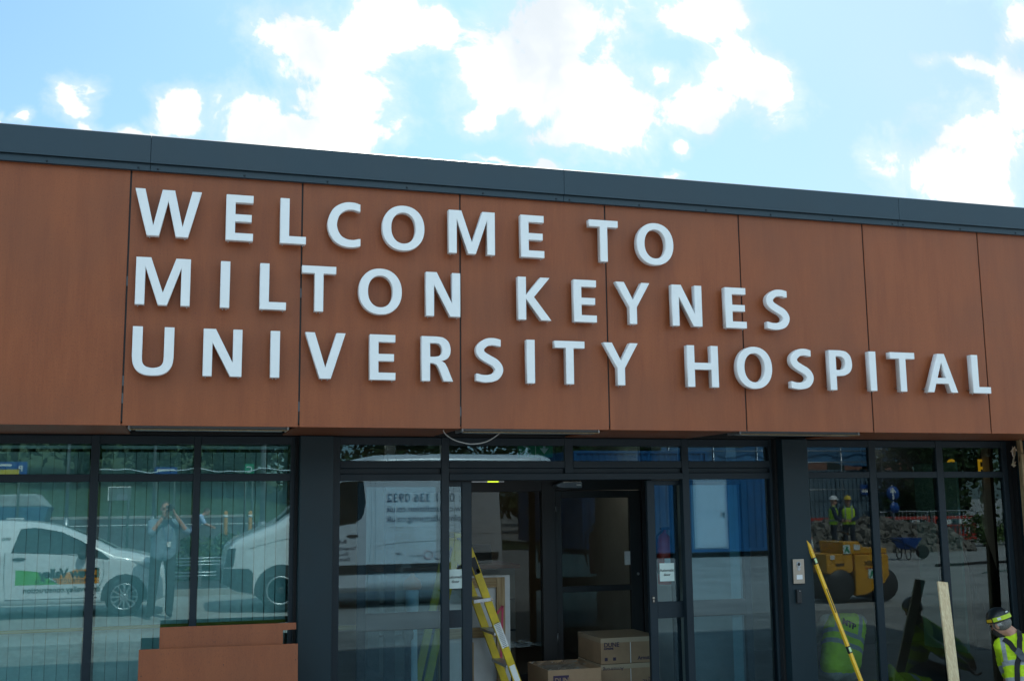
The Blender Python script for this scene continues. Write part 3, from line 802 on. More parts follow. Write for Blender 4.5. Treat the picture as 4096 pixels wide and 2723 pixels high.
idoor = b.build('inner_door', mat('inner_door_black', (0.018, 0.019, 0.021), 0.42), bld, 0.003, 1)
pane(3.90, 4.665, 0.12, 0.80, MT['glass_i'], idoor, 1.82); pane(3.90, 4.665, 0.86, 1.76, MT['glass_i'], idoor, 1.82)
for z in (1.62, 0.30):
    b = MB(); b.lathe([(0.008, 0), (0.008, 0.10)], (3.832, 1.79, z), (0, 0, 1), 10); b.build('hinge', MT['galv'], idoor)
b = MB(); b.box(4.60, 4.665, 1.812, 1.8155, 1.06, 1.20); b.build('door_sticker', MT['paperw'], idoor)
b = MB(); b.lathe([(0.016, 0), (0.012, 0.004)], (4.745, 1.80, 0.965), (0, -1, 0), 12); b.build('lock', MT['galv'], idoor)
b = MB(); b.prism([(3.80, 1.88), (3.87, 1.862), (4.075, 1.862), (4.085, 1.87), (4.085, 1.915), (4.075, 1.925), (3.87, 1.925), (3.80, 1.90)], 1.66, 1.77)
do_ = b.build('door_closer', mat('closer_silver', (0.22, 0.25, 0.28), 0.35, 0.5), idoor, 0.006, 2)
b = MB(); b.box(4.02, 4.07, 1.655, 1.6595, 1.885, 1.90); b.build('maker_badge', MT['paperw'], do_)
# inner partition walls
b = MB(); b.box(4.94, 5.04, 0.14, 5.5, FL, 2.45); b.build('partition_wall', MT['plaster'], bld)
b = MB(); b.box(1.02, 1.14, 0.14, 5.5, FL, 2.45); b.build('partition_wall', MT['plaster'], bld)
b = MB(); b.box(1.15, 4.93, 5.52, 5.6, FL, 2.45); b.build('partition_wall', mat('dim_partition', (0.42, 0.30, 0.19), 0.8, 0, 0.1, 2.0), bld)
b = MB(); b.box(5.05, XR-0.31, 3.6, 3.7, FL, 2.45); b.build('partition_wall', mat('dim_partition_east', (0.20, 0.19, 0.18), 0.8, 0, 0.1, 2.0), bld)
desk = thing('reception_desk', (3.2, 3.6, FL), 'dim reception desk with brown top inside the lobby', 'desk')
b = MB(); b.box(2.3, 3.9, 3.45, 4.2, FL, 0.96); b.build('desk_front', mat('desk_laminate', (0.34, 0.31, 0.28), 0.6), desk, 0.004, 1)
b = MB(); b.box(2.25, 3.95, 3.38, 4.25, 0.965, 1.01); b.build('desk_top', mat('desk_top_wood', (0.30, 0.09, 0.035), 0.4), desk, 0.004, 1)
for z in (0.25, 0.6):
    b = MB(); b.box(2.3, 3.9, 3.44, 3.448, z, z+0.02); b.build('shadow_groove', MT['ink'], desk)
b = MB(); b.box(3.35, 3.65, 3.55, 3.60, 1.02, 1.24); b.box(3.47, 3.53, 3.60, 3.66, 1.012, 1.2)
simple('monitor', b, MT['dark'], 'dark monitor standing on the reception desk', 'monitor', None, 0.005, 1)

# exit sign hung behind the transom
es = thing('exit_sign', (3.30, 0.8, 2.2), 'green emergency exit sign with running figure and down arrow behind the transom', 'exit sign')
b = MB(); b.box(3.122, 3.466, 0.80, 0.815, 2.140, 2.290); b.build('sign_panel', MT['green'], es, 0.003, 1)
b = MB(); b.box(3.290, 3.296, 0.796, 0.799, 2.15, 2.285); b.build('divider', MT['paper'], es)
b = MB(); b.prism([(3.335, 2.225), (3.425, 2.225), (3.38, 2.17)], 0.797, 0.799); b.build('arrow_head', MT['paper'], es)
b = MB(); b.prism([(3.368, 2.226), (3.392, 2.226), (3.392, 2.275), (3.368, 2.275)], 0.797, 0.799); b.build('arrow_shaft', MT['paper'], es)
b = MB()
for (p0, p1, w) in (((3.21, 2.235), (3.195, 2.20), .02), ((3.195, 2.20), (3.165, 2.185), .012), ((3.165, 2.185), (3.15, 2.165), .012), ((3.20, 2.20), (3.225, 2.175), .012), ((3.225, 2.175), (3.215, 2.15), .012), ((3.21, 2.235), (3.24, 2.215), .010), ((3.205, 2.235), (3.175, 2.24), .010)):
    b.bar((p0[0], 0.798, p0[1]), (p1[0], 0.798, p1[1]), w, 0.002, (0, 1, 0))
b.lathe([(0.012, 0), (0.012, 0.002)], (3.218, 0.798, 2.258), (0, -1, 0), 14)
b.build('running_figure', MT['paper'], es)
b = MB(); b.tube([(3.294, 0.807, 2.29), (3.294, 0.807, 2.45)], 0.006, 8); b.build('hanger', MT['galv'], es)

# lit ceiling lamps inside
for (x, w, y, lb) in ((1.74, 0.30, 2.5, 'lit slim ceiling lamp seen through the pane above the left entrance window'), (4.36, 0.34, 2.3, 'lit slim ceiling lamp seen over the inner door'), (8.74, 0.36, 2.5, 'lit slim ceiling lamp seen through the right bay'), (2.05, 0.3, 1.4, 'lit slim ceiling lamp seen beside the left leaf of the sliding door')):
    lt = thing('ceiling_lamp', (x, y, 2.42), lb, 'ceiling lamp', 'slim lit ceiling lamps')
    b = MB(); b.box(x-w/2, x+w/2, y-0.05, y+0.05, 2.40, 2.449); b.build('lamp_body', MT['galv'], lt)
    b = MB(); b.box(x-w/2+0.01, x+w/2-0.01, y-0.04, y+0.04, 2.385, 2.399); b.build('lamp_tube', MT['lamp'], lt)

# amber letters on the sign over the far counter
sg = thing('counter_sign', (9.3, 2.9, 2.1), 'dark sign with amber capital letters seen through the right top pane', 'sign')
b = MB(); b.box(8.4, 10.6, 2.96, 3.02, 1.80, 2.44); b.build('sign_board', MT['dark'], sg)
for (q, x) in (('S', 9.63), ('U', 9.87), ('B', 10.10)): text(q, 0.33, (x-0.01, 2.955, 1.985), MT['amber'], sg, bold=0.003)
for x in (9.62, 10.04):
    b = MB(); b.box(x, x+0.19, 2.6, 2.66, FL, 2.45); simple('display_post', b, MT['dark'], 'dark upright in front of the amber lettered sign' if x < 9.9 else 'dark upright right of the amber lettered sign', 'post')
b = MB(); b.box(8.09, 8.12, 0.9, 1.6, 0.1, 2.1)
simple('glass_edge', b, mat('glass_edge_green', (0.25, 0.42, 0.36), 0.2), 'upright pale green glass edge behind the right pane', 'glass panel')
b = MB(); a_ = Vector((8.36, 1.35, 2.1)); c_ = Vector((8.75, 0.95, FL+.01)); b.bar(c_, a_, 0.33, 0.035, (0, -1, 0.2))
simple('leaning_board', b, MT['dbrown'], 'dark brown board leaning inside behind the right pane', 'board', None, 0.003, 1)

# fire extinguisher beside the right leaf
fe = thing('fire_extinguisher', (4.60, 0.9, 0.9), 'red fire extinguisher on the wall behind the right sliding leaf', 'fire extinguisher')
b = MB(); b.lathe([(0.0, 0), (0.07, 0.0), (0.075, 0.03), (0.075, 0.40), (0.055, 0.46), (0.022, 0.49), (0.022, 0.52)], (4.64, 0.9, 0.92), (0, 0, 1), 20); b.build('cylinder', MT['red'], fe)
b = MB(); b.box(4.60, 4.70, 0.88, 0.92, 1.44, 1.465); b.build('handle', MT['dark'], fe, 0.004, 1)
b = MB(); b.tube([(4.62, 0.88, 1.44), (4.54, 0.86, 1.38), (4.53, 0.86, 1.15), (4.55, 0.86, 1.02)], 0.010, 8); b.build('hose', MT['rubber'], fe)
b = MB(); b.box(4.60, 4.66, 0.818, 0.823, 1.08, 1.17); b.build('instruction_label', MT['paperw'], fe)

# stepladder in the doorway, seen from its side
lad = thing('stepladder', (2.7, 0.55, FL), 'open yellow fibreglass stepladder standing in the doorway', 'stepladder')
def rail_(a, c, w, th, name='stile', m=None):
    b = MB(); b.bar(a, c, w, th, (1, 0, 0.4)); return b.build(name, m or MT['fibre'], lad, 0.003, 1)
F0, F1 = Vector((2.500, 0.42, 1.415)), Vector((3.090, 0.42, FL+0.01))
def chan(a, c, name='stile'):
    """channel section: web plus two flanges"""
    a = Vector(a); c = Vector(c); t = (c-a).normalized(); y = Vector((0, 1, 0)); x = t.cross(y).normalized()
    b = MB(); m_ = (a+c)/2; L = (c-a).length/2
    b.obox(m_, x, y, t, 0.034, 0.003, L)
    for s_ in (-1, 1): b.obox(m_ + x*(s_*0.0315) + y*0.015, x, y, t, 0.0028, 0.012, L)
    return b.build(name, MT['fibre'], lad, 0.001, 1)
near = chan(F0, F1); far = chan(F0 + Vector((0, 0.46, 0)), F1 + Vector((0, 0.46, 0)))
B0, B1 = Vector((2.455, 0.46, 1.40)), Vector((2.10, 0.46, FL+0.01))
chan(B0, B1); chan(B0 + Vector((0, 0.38, 0)), B1 + Vector((0, 0.38, 0)))
b = MB(); b.box(2.40, 2.545, 0.41, 0.90, 1.42, 1.46); b.build('top_cap', MT['fibre'], lad, 0.006, 2)
for t in (0.17, 0.355, 0.535, 0.715, 0.89):
    p = F0.lerp(F1, t); b = MB(); b.box(p.x-0.055, p.x+0.035, 0.424, 0.876, p.z-0.012, p.z+0.012); b.build('step', MT['galv'], lad, 0.002, 1)
p = F0.lerp(F1, 0.345)
b = MB(); b.bar((p.x-0.13, 0.400, p.z-0.01), (p.x+0.045, 0.400, p.z+0.008), 0.004, 0.030, (0, 0, 1)); b.build('spreader', MT['galv'], lad, 0.001, 1)
b = MB(); b.lathe([(0.012, 0), (0.008, 0.006)], (p.x+0.035, 0.398, p.z+0.005), (0, -1, 0), 12); b.build('rivet', MT['steel'], lad)
def on_stile(t, off, w, h, m, name):
    tt = (F1-F0).normalized(); x = tt.cross(Vector((0, 1, 0))).normalized(); p = F0.lerp(F1, t)
    b = MB(); b.obox(p + x*off + Vector((0, -0.0042, 0)), x, tt, Vector((0, 1, 0)), w/2, h/2, 0.0008); return b.build(name, m, near)
on_stile(0.155, 0.0, 0.055, 0.15, MT['ink'], 'safety_label')
q = on_stile(0.185, 0.01, 0.030, 0.035, MT['paperw'], 'safety_label')
on_stile(0.545, 0.004, 0.062, 0.22, MT['paperw'], 'safety_label')
on_stile(0.755, 0.0, 0.05, 0.15, MT['paperw'], 'safety_label')
on_stile(0.84, 0.0, 0.07, 0.022, MT['paperw'], 'safety_label'); on_stile(0.862, 0.0, 0.07, 0.022, MT['paperw'], 'safety_label')
tt = (F1-F0).normalized(); xx = tt.cross(Vector((0, 1, 0))).normalized()
for k in range(16):
    t = 0.475 + 0.009*k
    p = F0.lerp(F1, t)
    b = MB(); b.obox(p + xx*0.004 + Vector((0, -0.0054, 0)), xx, tt, Vector((0, 1, 0)), rnd.uniform(.014, .026), 0.0025, 0.0004); b.build('print_line', MT['ink'], near)

# crated white panel behind the ladder
wp = thing('crated_panel', (2.8, 0.95, FL), 'white panel crated in rough timber battens behind the stepladder', 'crate')
b = MB(); b.box(2.40, 3.095, 1.02, 1.07, FL, 1.045); b.build('white_panel', mat('white_panel', (0.55, 0.55, 0.53), 0.6, 0, 0.06, 5.0), wp, 0.004, 1)
for (x0, x1, z0, z1) in ((2.955, 3.035, FL, 1.03), (2.66, 2.73, FL, 0.45), (2.40, 2.47, FL, 1.03)):
    b = MB(); b.box(x0, x1, 0.985, 1.018, z0, z1); b.build('upright_batten', MT['pine_d'], wp, 0.002, 1)
for (x0, x1, z0, z1) in ((2.471, 2.954, 0.94, 1.03), (2.471, 2.954, 0.49, 0.58), (2.471, 2.954, FL, -0.06)):
    b = MB(); b.box(x0, x1, 0.987, 1.018, z0, z1); b.build('cross_batten', timber_mat('cross_timber', (0.28, 0.18, 0.085), (0.40, 0.28, 0.14), 'x'), wp, 0.002, 1)
b = MB()
for (p0, p1) in (((2.99, 0.30), (3.01, 0.77)), ((3.01, 0.77), (2.955, 0.70))): b.bar((p0[0], 0.982, p0[1]), (p1[0], 0.982, p1[1]), 0.02, 0.003, (0, 1, 0))
b.build('spray_mark', mat('pink_spray', (0.55, 0.06, 0.12), 0.7), wp)

# ceiling tile cartons
def carton(name, x0, x1, y0, y1, z0, z1, lab, flip, words, open_top=False):
    t_ = thing(name, ((x0+x1)/2, (y0+y1)/2, z0), lab, 'cardboard box', 'cardboard cartons stacked in the doorway')
    b = MB()
    if not open_top: b.box(x0, x1, y0, y1, z0, z1)
    else:
        th = 0.006
        b.box(x0, x1, y0, y0+th, z0, z1); b.box(x0, x1, y1-th, y1, z0, z1); b.box(x0, x0+th, y0+th, y1-th, z0, z1); b.box(x1-th, x1, y0+th, y1-th, z0, z1); b.box(x0+th, x1-th, y0+th, y1-th, z0, z0+th)
    b.build('carton_body', MT['card'], t_, 0.004, 2)
    if not open_top:
        b = MB(); b.box(x0-0.001, x1+0.001, y0-0.001, y1+0.001, z1-0.045, z1+0.0012); b.build('wrap_film', MT['tape'], t_, 0.003, 1)
        b = MB(); b.box((x0+x1)/2-0.003, (x0+x1)/2+0.003, y0-0.0018, y0-0.0011, z0, z1-0.046); b.build('strapping', MT['paperw'], t_)
    inkb = mat('carton_ink', (0.05, 0.035, 0.07), 0.8)
    for (tx, sz, fx, fz) in words:
        x = x0 + fx*(x1-x0); z = z0 + fz*(z1-z0)
        if flip:
            text(tx, sz, (0, 0, 0), inkb, None, rot=Matrix.Translation((x1 - fx*(x1-x0), y0-0.002, z1 - fz*(z1-z0))) @ Matrix.Rotation(math.pi, 4, 'Y') @ FACE_STREET)
            o = bpy.context.scene.collection.objects[-1]; attach(o, t_)
        else: text(tx, sz, (x, y0-0.002, z), inkb, t_, bold=0.0012)
    for fx in (0.06, 0.20):
        b = MB(); xx_ = x0 + (fx if not flip else 0.80+fx*0.6)*(x1-x0); b.box(xx_, xx_+0.03, y0-0.002, y0-0.0012, z0+0.03, z0+0.06); b.build('handling_mark', inkb, t_)
W_ = [('DUNE', 0.058, 0.05, 0.66), ('SUPREME', 0.024, 0.05, 0.56), ('Armstrong', 0.048, 0.62, 0.12)]
carton('cardboard_carton', 3.99, 4.60, 1.0, 1.62, 0.185, 0.425, 'sealed brown carton on top of the stack at the right of the doorway', False, W_)
carton('cardboard_carton', 3.985, 4.60, 1.0, 1.62, -0.055, 0.180, 'brown carton turned upside down under the top carton', True, W_)
carton('cardboard_carton', 3.99, 4.60, 1.0, 1.62, FL, -0.060, 'lowest brown carton of the stack at the right of the doorway', False, [])
carton('cardboard_carton', 3.35, 3.87, 0.70, 1.30, FL, 0.205, 'open brown carton at the middle of the doorway beside the stack', False, [], True)
b = MB(); b.box(3.40, 3.55, 0.694, 0.699, 0.075, 0.155); o = b.build('print_block', mat('carton_ink_block', (0.05, 0.03, 0.07), 0.8)); attach(o, bpy.data.objects['cardboard_carton.003'])
text('DUNE', 0.062, (3.41, 0.692, 0.092), MT['card'], bpy.data.objects['cardboard_carton.003'], bold=0.0012)
b = MB(); b.box(3.36, 3.86, 0.71, 1.29, FL+0.01, 0.165); o = b.build('contents', mat('ceiling_tiles_stack', (0.42, 0.36, 0.29), 0.9, 0, 0.1, 9.0)); attach(o, bpy.data.objects['cardboard_carton.003'])
b = MB(); vs = []
n = 9
for i in range(n):
    for j in range(n): vs.append((3.36+0.5*i/(n-1), 0.71+0.57*j/(n-1), 0.196 + rnd.uniform(-0.006, 0.016)))
b.add(vs, [(i*n+j, i*n+j+1, (i+1)*n+j+1, (i+1)*n+j) for i in range(n-1) for j in range(n-1)])
wf = b.build('wrap_film', glass_mat('shrink_film', (0.95, 0.95, 0.95), 0.02, (1, 1, 1)), bpy.data.objects['cardboard_carton.003'])

# marker post with an orange head behind the left entrance pane
mk = thing('warning_lamp', (2.2, 0.6, 0.6), 'white bottle shaped stand with orange cap behind the left entrance pane', 'lamp stand')
b = MB(); b.lathe([(0.055, FL), (0.05, 0.0), (0.045, 0.75), (0.058, 0.80), (0.058, 0.955), (0.03, 0.965)], (2.10, 0.75, 0), (0, 0, 1), 20); b.build('stand_body', MT['white'], mk)
b = MB(); b.lathe([(0.075, 0.0), (0.085, 0.03), (0.07, 0.08), (0.03, 0.11), (0.018, 0.14)], (2.10, 0.75, 0.967), (0, 0, 1), 20); b.build('cap', MT['orange'], mk)

# ------------------------------------------------------------------ people
SKIN = mat('skin', (0.50, 0.25, 0.17), 0.55, 0, 0.10, 14.0)
HAIR = mat('grey_brown_hair', (0.075, 0.055, 0.042), 0.8, 0, 0.4, 60.0)
def cone(mb, a, b, ra, rb, n=14):
    """tapered limb with round ends"""
    a = Vector(a); b = Vector(b); ax = (b-a); L = max(ax.length, 1e-4); ax = ax/L
    prof = [(ra*math.sin(t), -ra*math.cos(t)) for t in (0.0, .4, .8, 1.2, 1.57)] + [(rb*math.cos(t), L + rb*math.sin(t)) for t in (0.0, .4, .8, 1.2, 1.5707)]
    prof = [(max(r_, 0.0), h) for r_, h in prof]
    return mb.lathe(prof, a, ax, n)
def blob(mb, c, rad, up=(0, 0, 1), fw=(0, 1, 0), n=20):
    """ellipsoid with radii (side, forward, up)"""
    up = Vector(up).normalized(); fw = Vector(fw); fw = (fw - up*fw.dot(up)).normalized()
    prof = [(math.sin(math.pi*i/12), -math.cos(math.pi*i/12)*rad[2]) for i in range(13)]
    side = fw.cross(up)
    prof = [(max(0, r_), h) for r_, h in prof]
    return mb.lathe([(r_, h) for r_, h in prof], c, up, n, side, rad[0], rad[1])
def melt(mb, name, m, parent, vox=0.009, smooth=3, wrinkle=0.0, wscale=14.0):
    """join overlapping limbs into one continuous skin"""
    o = mb.build('t', m)
    bm = bmesh.new(); bm.from_mesh(o.data); bmesh.ops.remove_doubles(bm, verts=bm.verts, dist=1e-6); bmesh.ops.recalc_face_normals(bm, faces=bm.faces); bm.to_mesh(o.data); bm.free()
    q = o.modifiers.new('r', 'REMESH'); q.mode = 'VOXEL'; q.voxel_size = vox
    if smooth: s_ = o.modifiers.new('s', 'SMOOTH'); s_.iterations = smooth; s_.factor = 0.5
    me = real_mesh(o, name); bpy.data.objects.remove(o)
    me.materials.clear(); me.materials.append(m)
    for p in me.polygons: p.use_smooth = True
    if wrinkle:
        nn_ = [v.normal.copy() for v in me.vertices]
        for v, vn in zip(me.vertices, nn_):
            c = v.co*wscale
            v.co += vn*(wrinkle*(mnoise.noise(Vector((c.x, c.y, c.z*2.2))) + 0.6*mnoise.noise(Vector((c.x*2.1+5, c.y*2.1, c.z*3.8)))))
        me.update()
    r_ = bpy.data.objects.new(name, me); COL.objects.link(r_)
    if parent is not None: attach(r_, parent)
    return r_
def hand(mb, wrist, dirn, palm_n, side, curl=0.5, s=1.0):
    """palm, four unequal fingers bent at the knuckles and a thumb from the side of the palm"""
    w = Vector(wrist); d_ = Vector(dirn).normalized(); n_ = Vector(palm_n); n_ = (n_ - d_*n_.dot(d_)).normalized(); t_ = d_.cross(n_)*side
    k = w + d_*0.085*s
    for i, o_ in enumerate((-0.027, -0.009, 0.009, 0.026)): cone(mb, w + t_*o_*0.6*s, k + t_*o_*s, 0.016*s, 0.013*s, 8)
    for i, (o_, L) in enumerate(((-0.030, .058), (-0.010, .074), (0.011, .080), (0.031, .068))):
        p = k + t_*o_*s; ang = 0.25 + curl*0.5; v = d_
        for j, f in enumerate((0.45, 0.32, 0.23)):
            v = (d_*math.cos(ang) + n_*math.sin(ang)).normalized(); q = p + v*(L*f*s)
            cone(mb, p, q, (0.0092-0.0008*j)*s, (0.0086-0.0008*j)*s, 8); p = q; ang += 0.35 + curl*0.75
    p = w + t_*0.028*s + d_*0.022*s
    v = (t_*0.75 + d_*0.55 + n_*0.35).normalized(); q = p + v*0.045*s; cone(mb, p, q, 0.0125*s, 0.0105*s, 8)
    v = (t_*0.25 + d_*0.75 + n_*0.5).normalized(); cone(mb, q, q + v*0.034*s, 0.010*s, 0.0085*s, 8)

def head(mb, c, up, fw, s=1.0):
    c = Vector(c); up = Vector(up).normalized(); fw = Vector(fw); fw = (fw-up*fw.dot(up)).normalized(); sd = fw.cross(up)
    blob(mb, c + up*0.025*s - fw*0.01*s, (0.077*s, 0.096*s, 0.095*s), up, fw)
    blob(mb, c - up*0.045*s + fw*0.018*s, (0.060*s, 0.072*s, 0.075*s), up, fw)
    cone(mb, c - up*0.005*s + fw*0.088*s, c - up*0.030*s + fw*0.106*s, 0.010*s, 0.014*s, 8)     # nose
    blob(mb, c - up*0.062*s + fw*0.080*s, (0.024*s, 0.012*s, 0.008*s), up, fw, 10)                # lips
    for q in (-1, 1):
        blob(mb, c + sd*q*0.079*s - up*0.005*s - fw*0.012*s, (0.010*s, 0.020*s, 0.033*s), up, fw, 10)   # ears
        blob(mb, c + sd*q*0.032*s + up*0.022*s + fw*0.084*s, (0.022*s, 0.010*s, 0.007*s), up, fw, 10)  # brow
def eyes(parent, c, up, fw):
    c = Vector(c); up = Vector(up).normalized(); fw = Vector(fw); fw = (fw-up*fw.dot(up)).normalized(); sd = fw.cross(up)
    for q in (-1, 1):
        b = MB(); blob(b, c + sd*q*0.031 + up*0.004 + fw*0.082, (0.011, 0.007, 0.007), up, fw, 10); b.build('eye', MT['ink'], parent)
def hard_hat(parent, c, up, fw, m, s=1.0):
    c = Vector(c); up = Vector(up).normalized(); fw = Vector(fw); fw = (fw-up*fw.dot(up)).normalized(); sd = fw.cross(up)
    b = MB(); prof = [(0.128*s, -0.002), (0.130*s, 0.006), (0.118*s, 0.012)] + [(0.116*s*math.cos(t), 0.012 + 0.118*s*math.sin(t)) for t in (0.15, .4, .65, .9, 1.15, 1.4, 1.5707)]
    prof = [(max(0, r_), h) for r_, h in prof]
    b.lathe(prof, c, up, 28, sd, 0.92, 1.10)
    p = [c + sd*(0.085*s*math.sin(a)) + fw*(0.115*s + 0.055*s*math.cos(a)) - up*0.008 for a in [math.pi*(-0.5 + i/10) for i in range(11)]]
    n = len(p); vs = p + [q + up*0.008 for q in p]
    b.add(vs, [tuple(range(n)), tuple(range(2*n-1, n-1, -1))] + [(i, i+n, (i+1)%n+n, (i+1)%n) for i in range(n)])
    return b.build('hard_hat', m, parent)

def person(label, base, J, shirt, trousers, vox=0.011, sleeves='short', hair=HAIR, vest=None, hands=None, group=None, hat=None, wr=0.003, hs=1.0):
    """J: joint positions in world space"""
    V_ = {k: Vector(v) for k, v in J.items()}
    p = thing('person', base, label, 'person', group)
    b = MB()
    pel, ch, nk, hd = V_['pelvis'], V_['chest'], V_['neck'], V_['head']
    cone(b, pel, ch, 0.10, 0.11); cone(b, ch, nk, 0.085, 0.056); cone(b, nk, hd, 0.056, 0.052)
    head(b, hd, V_['up'], V_['face'], hs)
    for s_ in 'LR':
        sh, el, wr_ = V_['sh'+s_], V_['el'+s_], V_['wr'+s_]
        cone(b, ch, sh, 0.075, 0.055); cone(b, sh, el, 0.050, 0.040); cone(b, el, wr_, 0.040, 0.026)
        hp, kn, an = V_['hip'+s_], V_['kn'+s_], V_['an'+s_]
        cone(b, pel, hp, 0.09, 0.085); cone(b, hp, kn, 0.078, 0.053); cone(b, kn, an, 0.053, 0.036)
        hdn, pn = (hands or {}).get(s_, ((wr_-el), (0, 1, 0)))
        hand(b, wr_, hdn, pn, 1 if s_ == 'L' else -1, 0.5)
    melt(b, 'body', SKIN, p, vox, 2)
    eyes(p, hd, V_['up'], V_['face'])
    # shirt
    b = MB(); across = (V_['shR'] - V_['shL']).normalized()
    for q in (-1, 1):
        cone(b, pel + across*q*0.075 - Vector((0, 0, 0.02)), ch + across*q*0.085, 0.115, 0.118)
        cone(b, pel + across*q*0.04, ch + across*q*0.03, 0.118, 0.118)
    cone(b, ch, nk - (nk-ch)*0.25, 0.10, 0.066)
    for s_ in 'LR':
        sh, el, wr_ = V_['sh'+s_], V_['el'+s_], V_['wr'+s_]
        cone(b, ch + (nk-ch)*0.45, sh, 0.082, 0.073)
        end = el if sleeves != 'short' else sh.lerp(el, 0.8)
        cone(b, sh, end, 0.071, 0.060)
        if sleeves == 'long': cone(b, el, el.lerp(wr_, 0.92), 0.059, 0.043)
    sh_ = melt(b, 'shirt' if vest is None or sleeves == 'short' else 'jacket', shirt, p, vox, 3, wr)
    # trousers
    b = MB(); cone(b, pel + across*0.07, pel - across*0.07, 0.112, 0.112)
    for s_ in 'LR':
        hp, kn, an = V_['hip'+s_], V_['kn'+s_], V_['an'+s_]
        cone(b, hp, kn, 0.094, 0.073); cone(b, kn, kn.lerp(an, 0.97), 0.073, 0.062)
    melt(b, 'trousers', trousers, p, vox, 3, wr)
    for s_ in 'LR':
        an, to = V_['an'+s_], V_['to'+s_]
        b = MB(); cone(b, an - Vector((0, 0, 0.03)), an.lerp(to, 0.4), 0.045, 0.042); cone(b, an.lerp(to, 0.3) - Vector((0, 0, 0.02)), to, 0.042, 0.034)
        melt(b, 'shoe', MT['rubber'], p, 0.012, 1)
    # hair
    if hair is not None:
        b = MB(); up = V_['up'].normalized(); fw = V_['face'].normalized()
        blob(b, hd + up*0.036 - fw*0.022, (0.082, 0.098, 0.092), up, fw); b.build('hair', hair, p)
    if hat is not None: hard_hat(p, hd + V_['up'].normalized()*0.058 - V_['face'].normalized()*0.008, V_['up'], V_['face'], hat)
    if vest is not None:
        b = MB()
        for q in (-1, 1):
            cone(b, pel + across*q*0.078 + Vector((0, 0, 0.03)), ch + across*q*0.090, 0.127, 0.130)
            cone(b, pel + across*q*0.04 + Vector((0, 0, 0.03)), ch + across*q*0.03, 0.130, 0.130)
            cone(b, ch + across*q*0.06, ch + (nk-ch)*0.75 + across*q*0.10, 0.11, 0.062)
        melt(b, 'hi_vis_vest', vest, p, vox, 3, wr)
    return p, V_

def hivis(name, org, axis, bands, up_strips, front, col=(0.46, 0.72, 0.02), silver=(0.34, 0.36, 0.38)):
    """fluorescent cloth with silver bands: bands along `axis` (metres from org), strips by side offset"""
    m = bpy.data.materials.new(name); m.use_nodes = True
    t = NT(m.node_tree); b = m.node_tree.nodes['Principled BSDF']
    geo = t.node('ShaderNodeTexCoord').outputs['Object']
    az = Vector(axis).normalized(); sd = Vector(front).cross(az).normalized()
    rel = t.vec('SUBTRACT', geo, tuple(org))
    h = t.vec('DOT_PRODUCT', rel, tuple(az), out=1); s_ = t.vec('DOT_PRODUCT', rel, tuple(sd), out=1)
    wv = t.math('MULTIPLY', t.math('SUBTRACT', t.noise(geo, 7.0, 3.0), 0.5), 0.03)
    h = t.math('ADD', h, wv)
    mask = None
    def band(v, c, w):
        return t.math('LESS_THAN', t.math('ABSOLUTE', t.math('SUBTRACT', v, c)), w)
    for (c, w) in bands:
        q = band(h, c, w); mask = q if mask is None else t.math('MAXIMUM', mask, q)
    for (c, w, lo) in up_strips:
        q = t.math('MULTIPLY', band(s_, c, w), t.math('GREATER_THAN', h, lo)); mask = q if mask is None else t.math('MAXIMUM', mask, q)
    gr = t.noise(geo, 12.0, 4.0)
    base = t.mix(t.smooth(gr, 0.3, 0.7), c4([q*0.88 for q in col]), c4(col))
    c = t.mix(mask, base, c4(silver)) if mask is not None else base
    t.put(b.inputs['Base Color'], c); b.inputs['Roughness'].default_value = 0.75
    return m

def ribbon(name, target, pts, width, m, parent, lift=0.006, nrm_hint=None):
    """strap lying on a garment: project the path onto the mesh"""
    me = target.data; bv = BVHTree.FromPolygons([v.co.copy() for v in me.vertices], [tuple(p.vertices) for p in me.polygons])
    sp = smoothpts(pts, 8); P, N = [], []
    for q in sp:
        loc, nn, i, dist = bv.find_nearest(q)
        P.append(loc); N.append(nn)
    # soften the path
    for _ in range(3):
        P = [P[0]] + [(P[i-1] + P[i]*2 + P[i+1])/4 for i in range(1, len(P)-1)] + [P[-1]]
        N = [N[0]] + [((N[i-1] + N[i]*2 + N[i+1])).normalized() for i in range(1, len(N)-1)] + [N[-1]]
    vs = []; L = len(P)
    for i in range(L):
        t = (P[min(i+1, L-1)] - P[max(i-1, 0)]).normalized(); s_ = t.cross(N[i]).normalized()
        base = P[i] + N[i]*lift
        for (a, hgt) in ((-0.5, 0.0), (-0.5, 0.004), (0.5, 0.004), (0.5, 0.0)): vs.append(base + s_*width*a + N[i]*hgt)
    fs = [(0, 1, 2, 3), tuple(4*(L-1)+k for k in (3, 2, 1, 0))]
    for i in range(L-1):
        for k in range(4): fs.append((4*i+k, 4*i+(k+1)%4, 4*i+4+(k+1)%4, 4*i+4+k))
    b = MB(); b.add(vs, fs); return b.build(name, m, parent)

# --- the worker kneeling at the right, seen from behind
FLu = FL
J = dict(pelvis=(7.36, -0.79, 0.055), chest=(7.395, -0.705, 0.36), neck=(7.325, -0.645, 0.505), head=(7.255, -0.595, 0.580), up=(-0.26, 0.20, 0.94), face=(-0.22, 0.90, -0.36),
         shL=(7.245, -0.605, 0.39), elL=(7.42, -0.41, 0.20), wrL=(7.58, -0.25, 0.06), shR=(7.55, -0.86, 0.43), elR=(7.77, -0.64, 0.24), wrR=(7.74, -0.38, 0.10),
         hipL=(7.29, -0.73, 0.02), knL=(7.46, -0.44, -0.07), anL=(7.19, -0.76, -0.10), toL=(7.11, -0.85, -0.115), hipR=(7.44, -0.86, 0.02), knR=(7.70, -0.62, -0.07), anR=(7.42, -0.96, -0.10), toR=(7.34, -1.05, -0.115))
ax_ = Vector(J['chest']) - Vector(J['pelvis'])
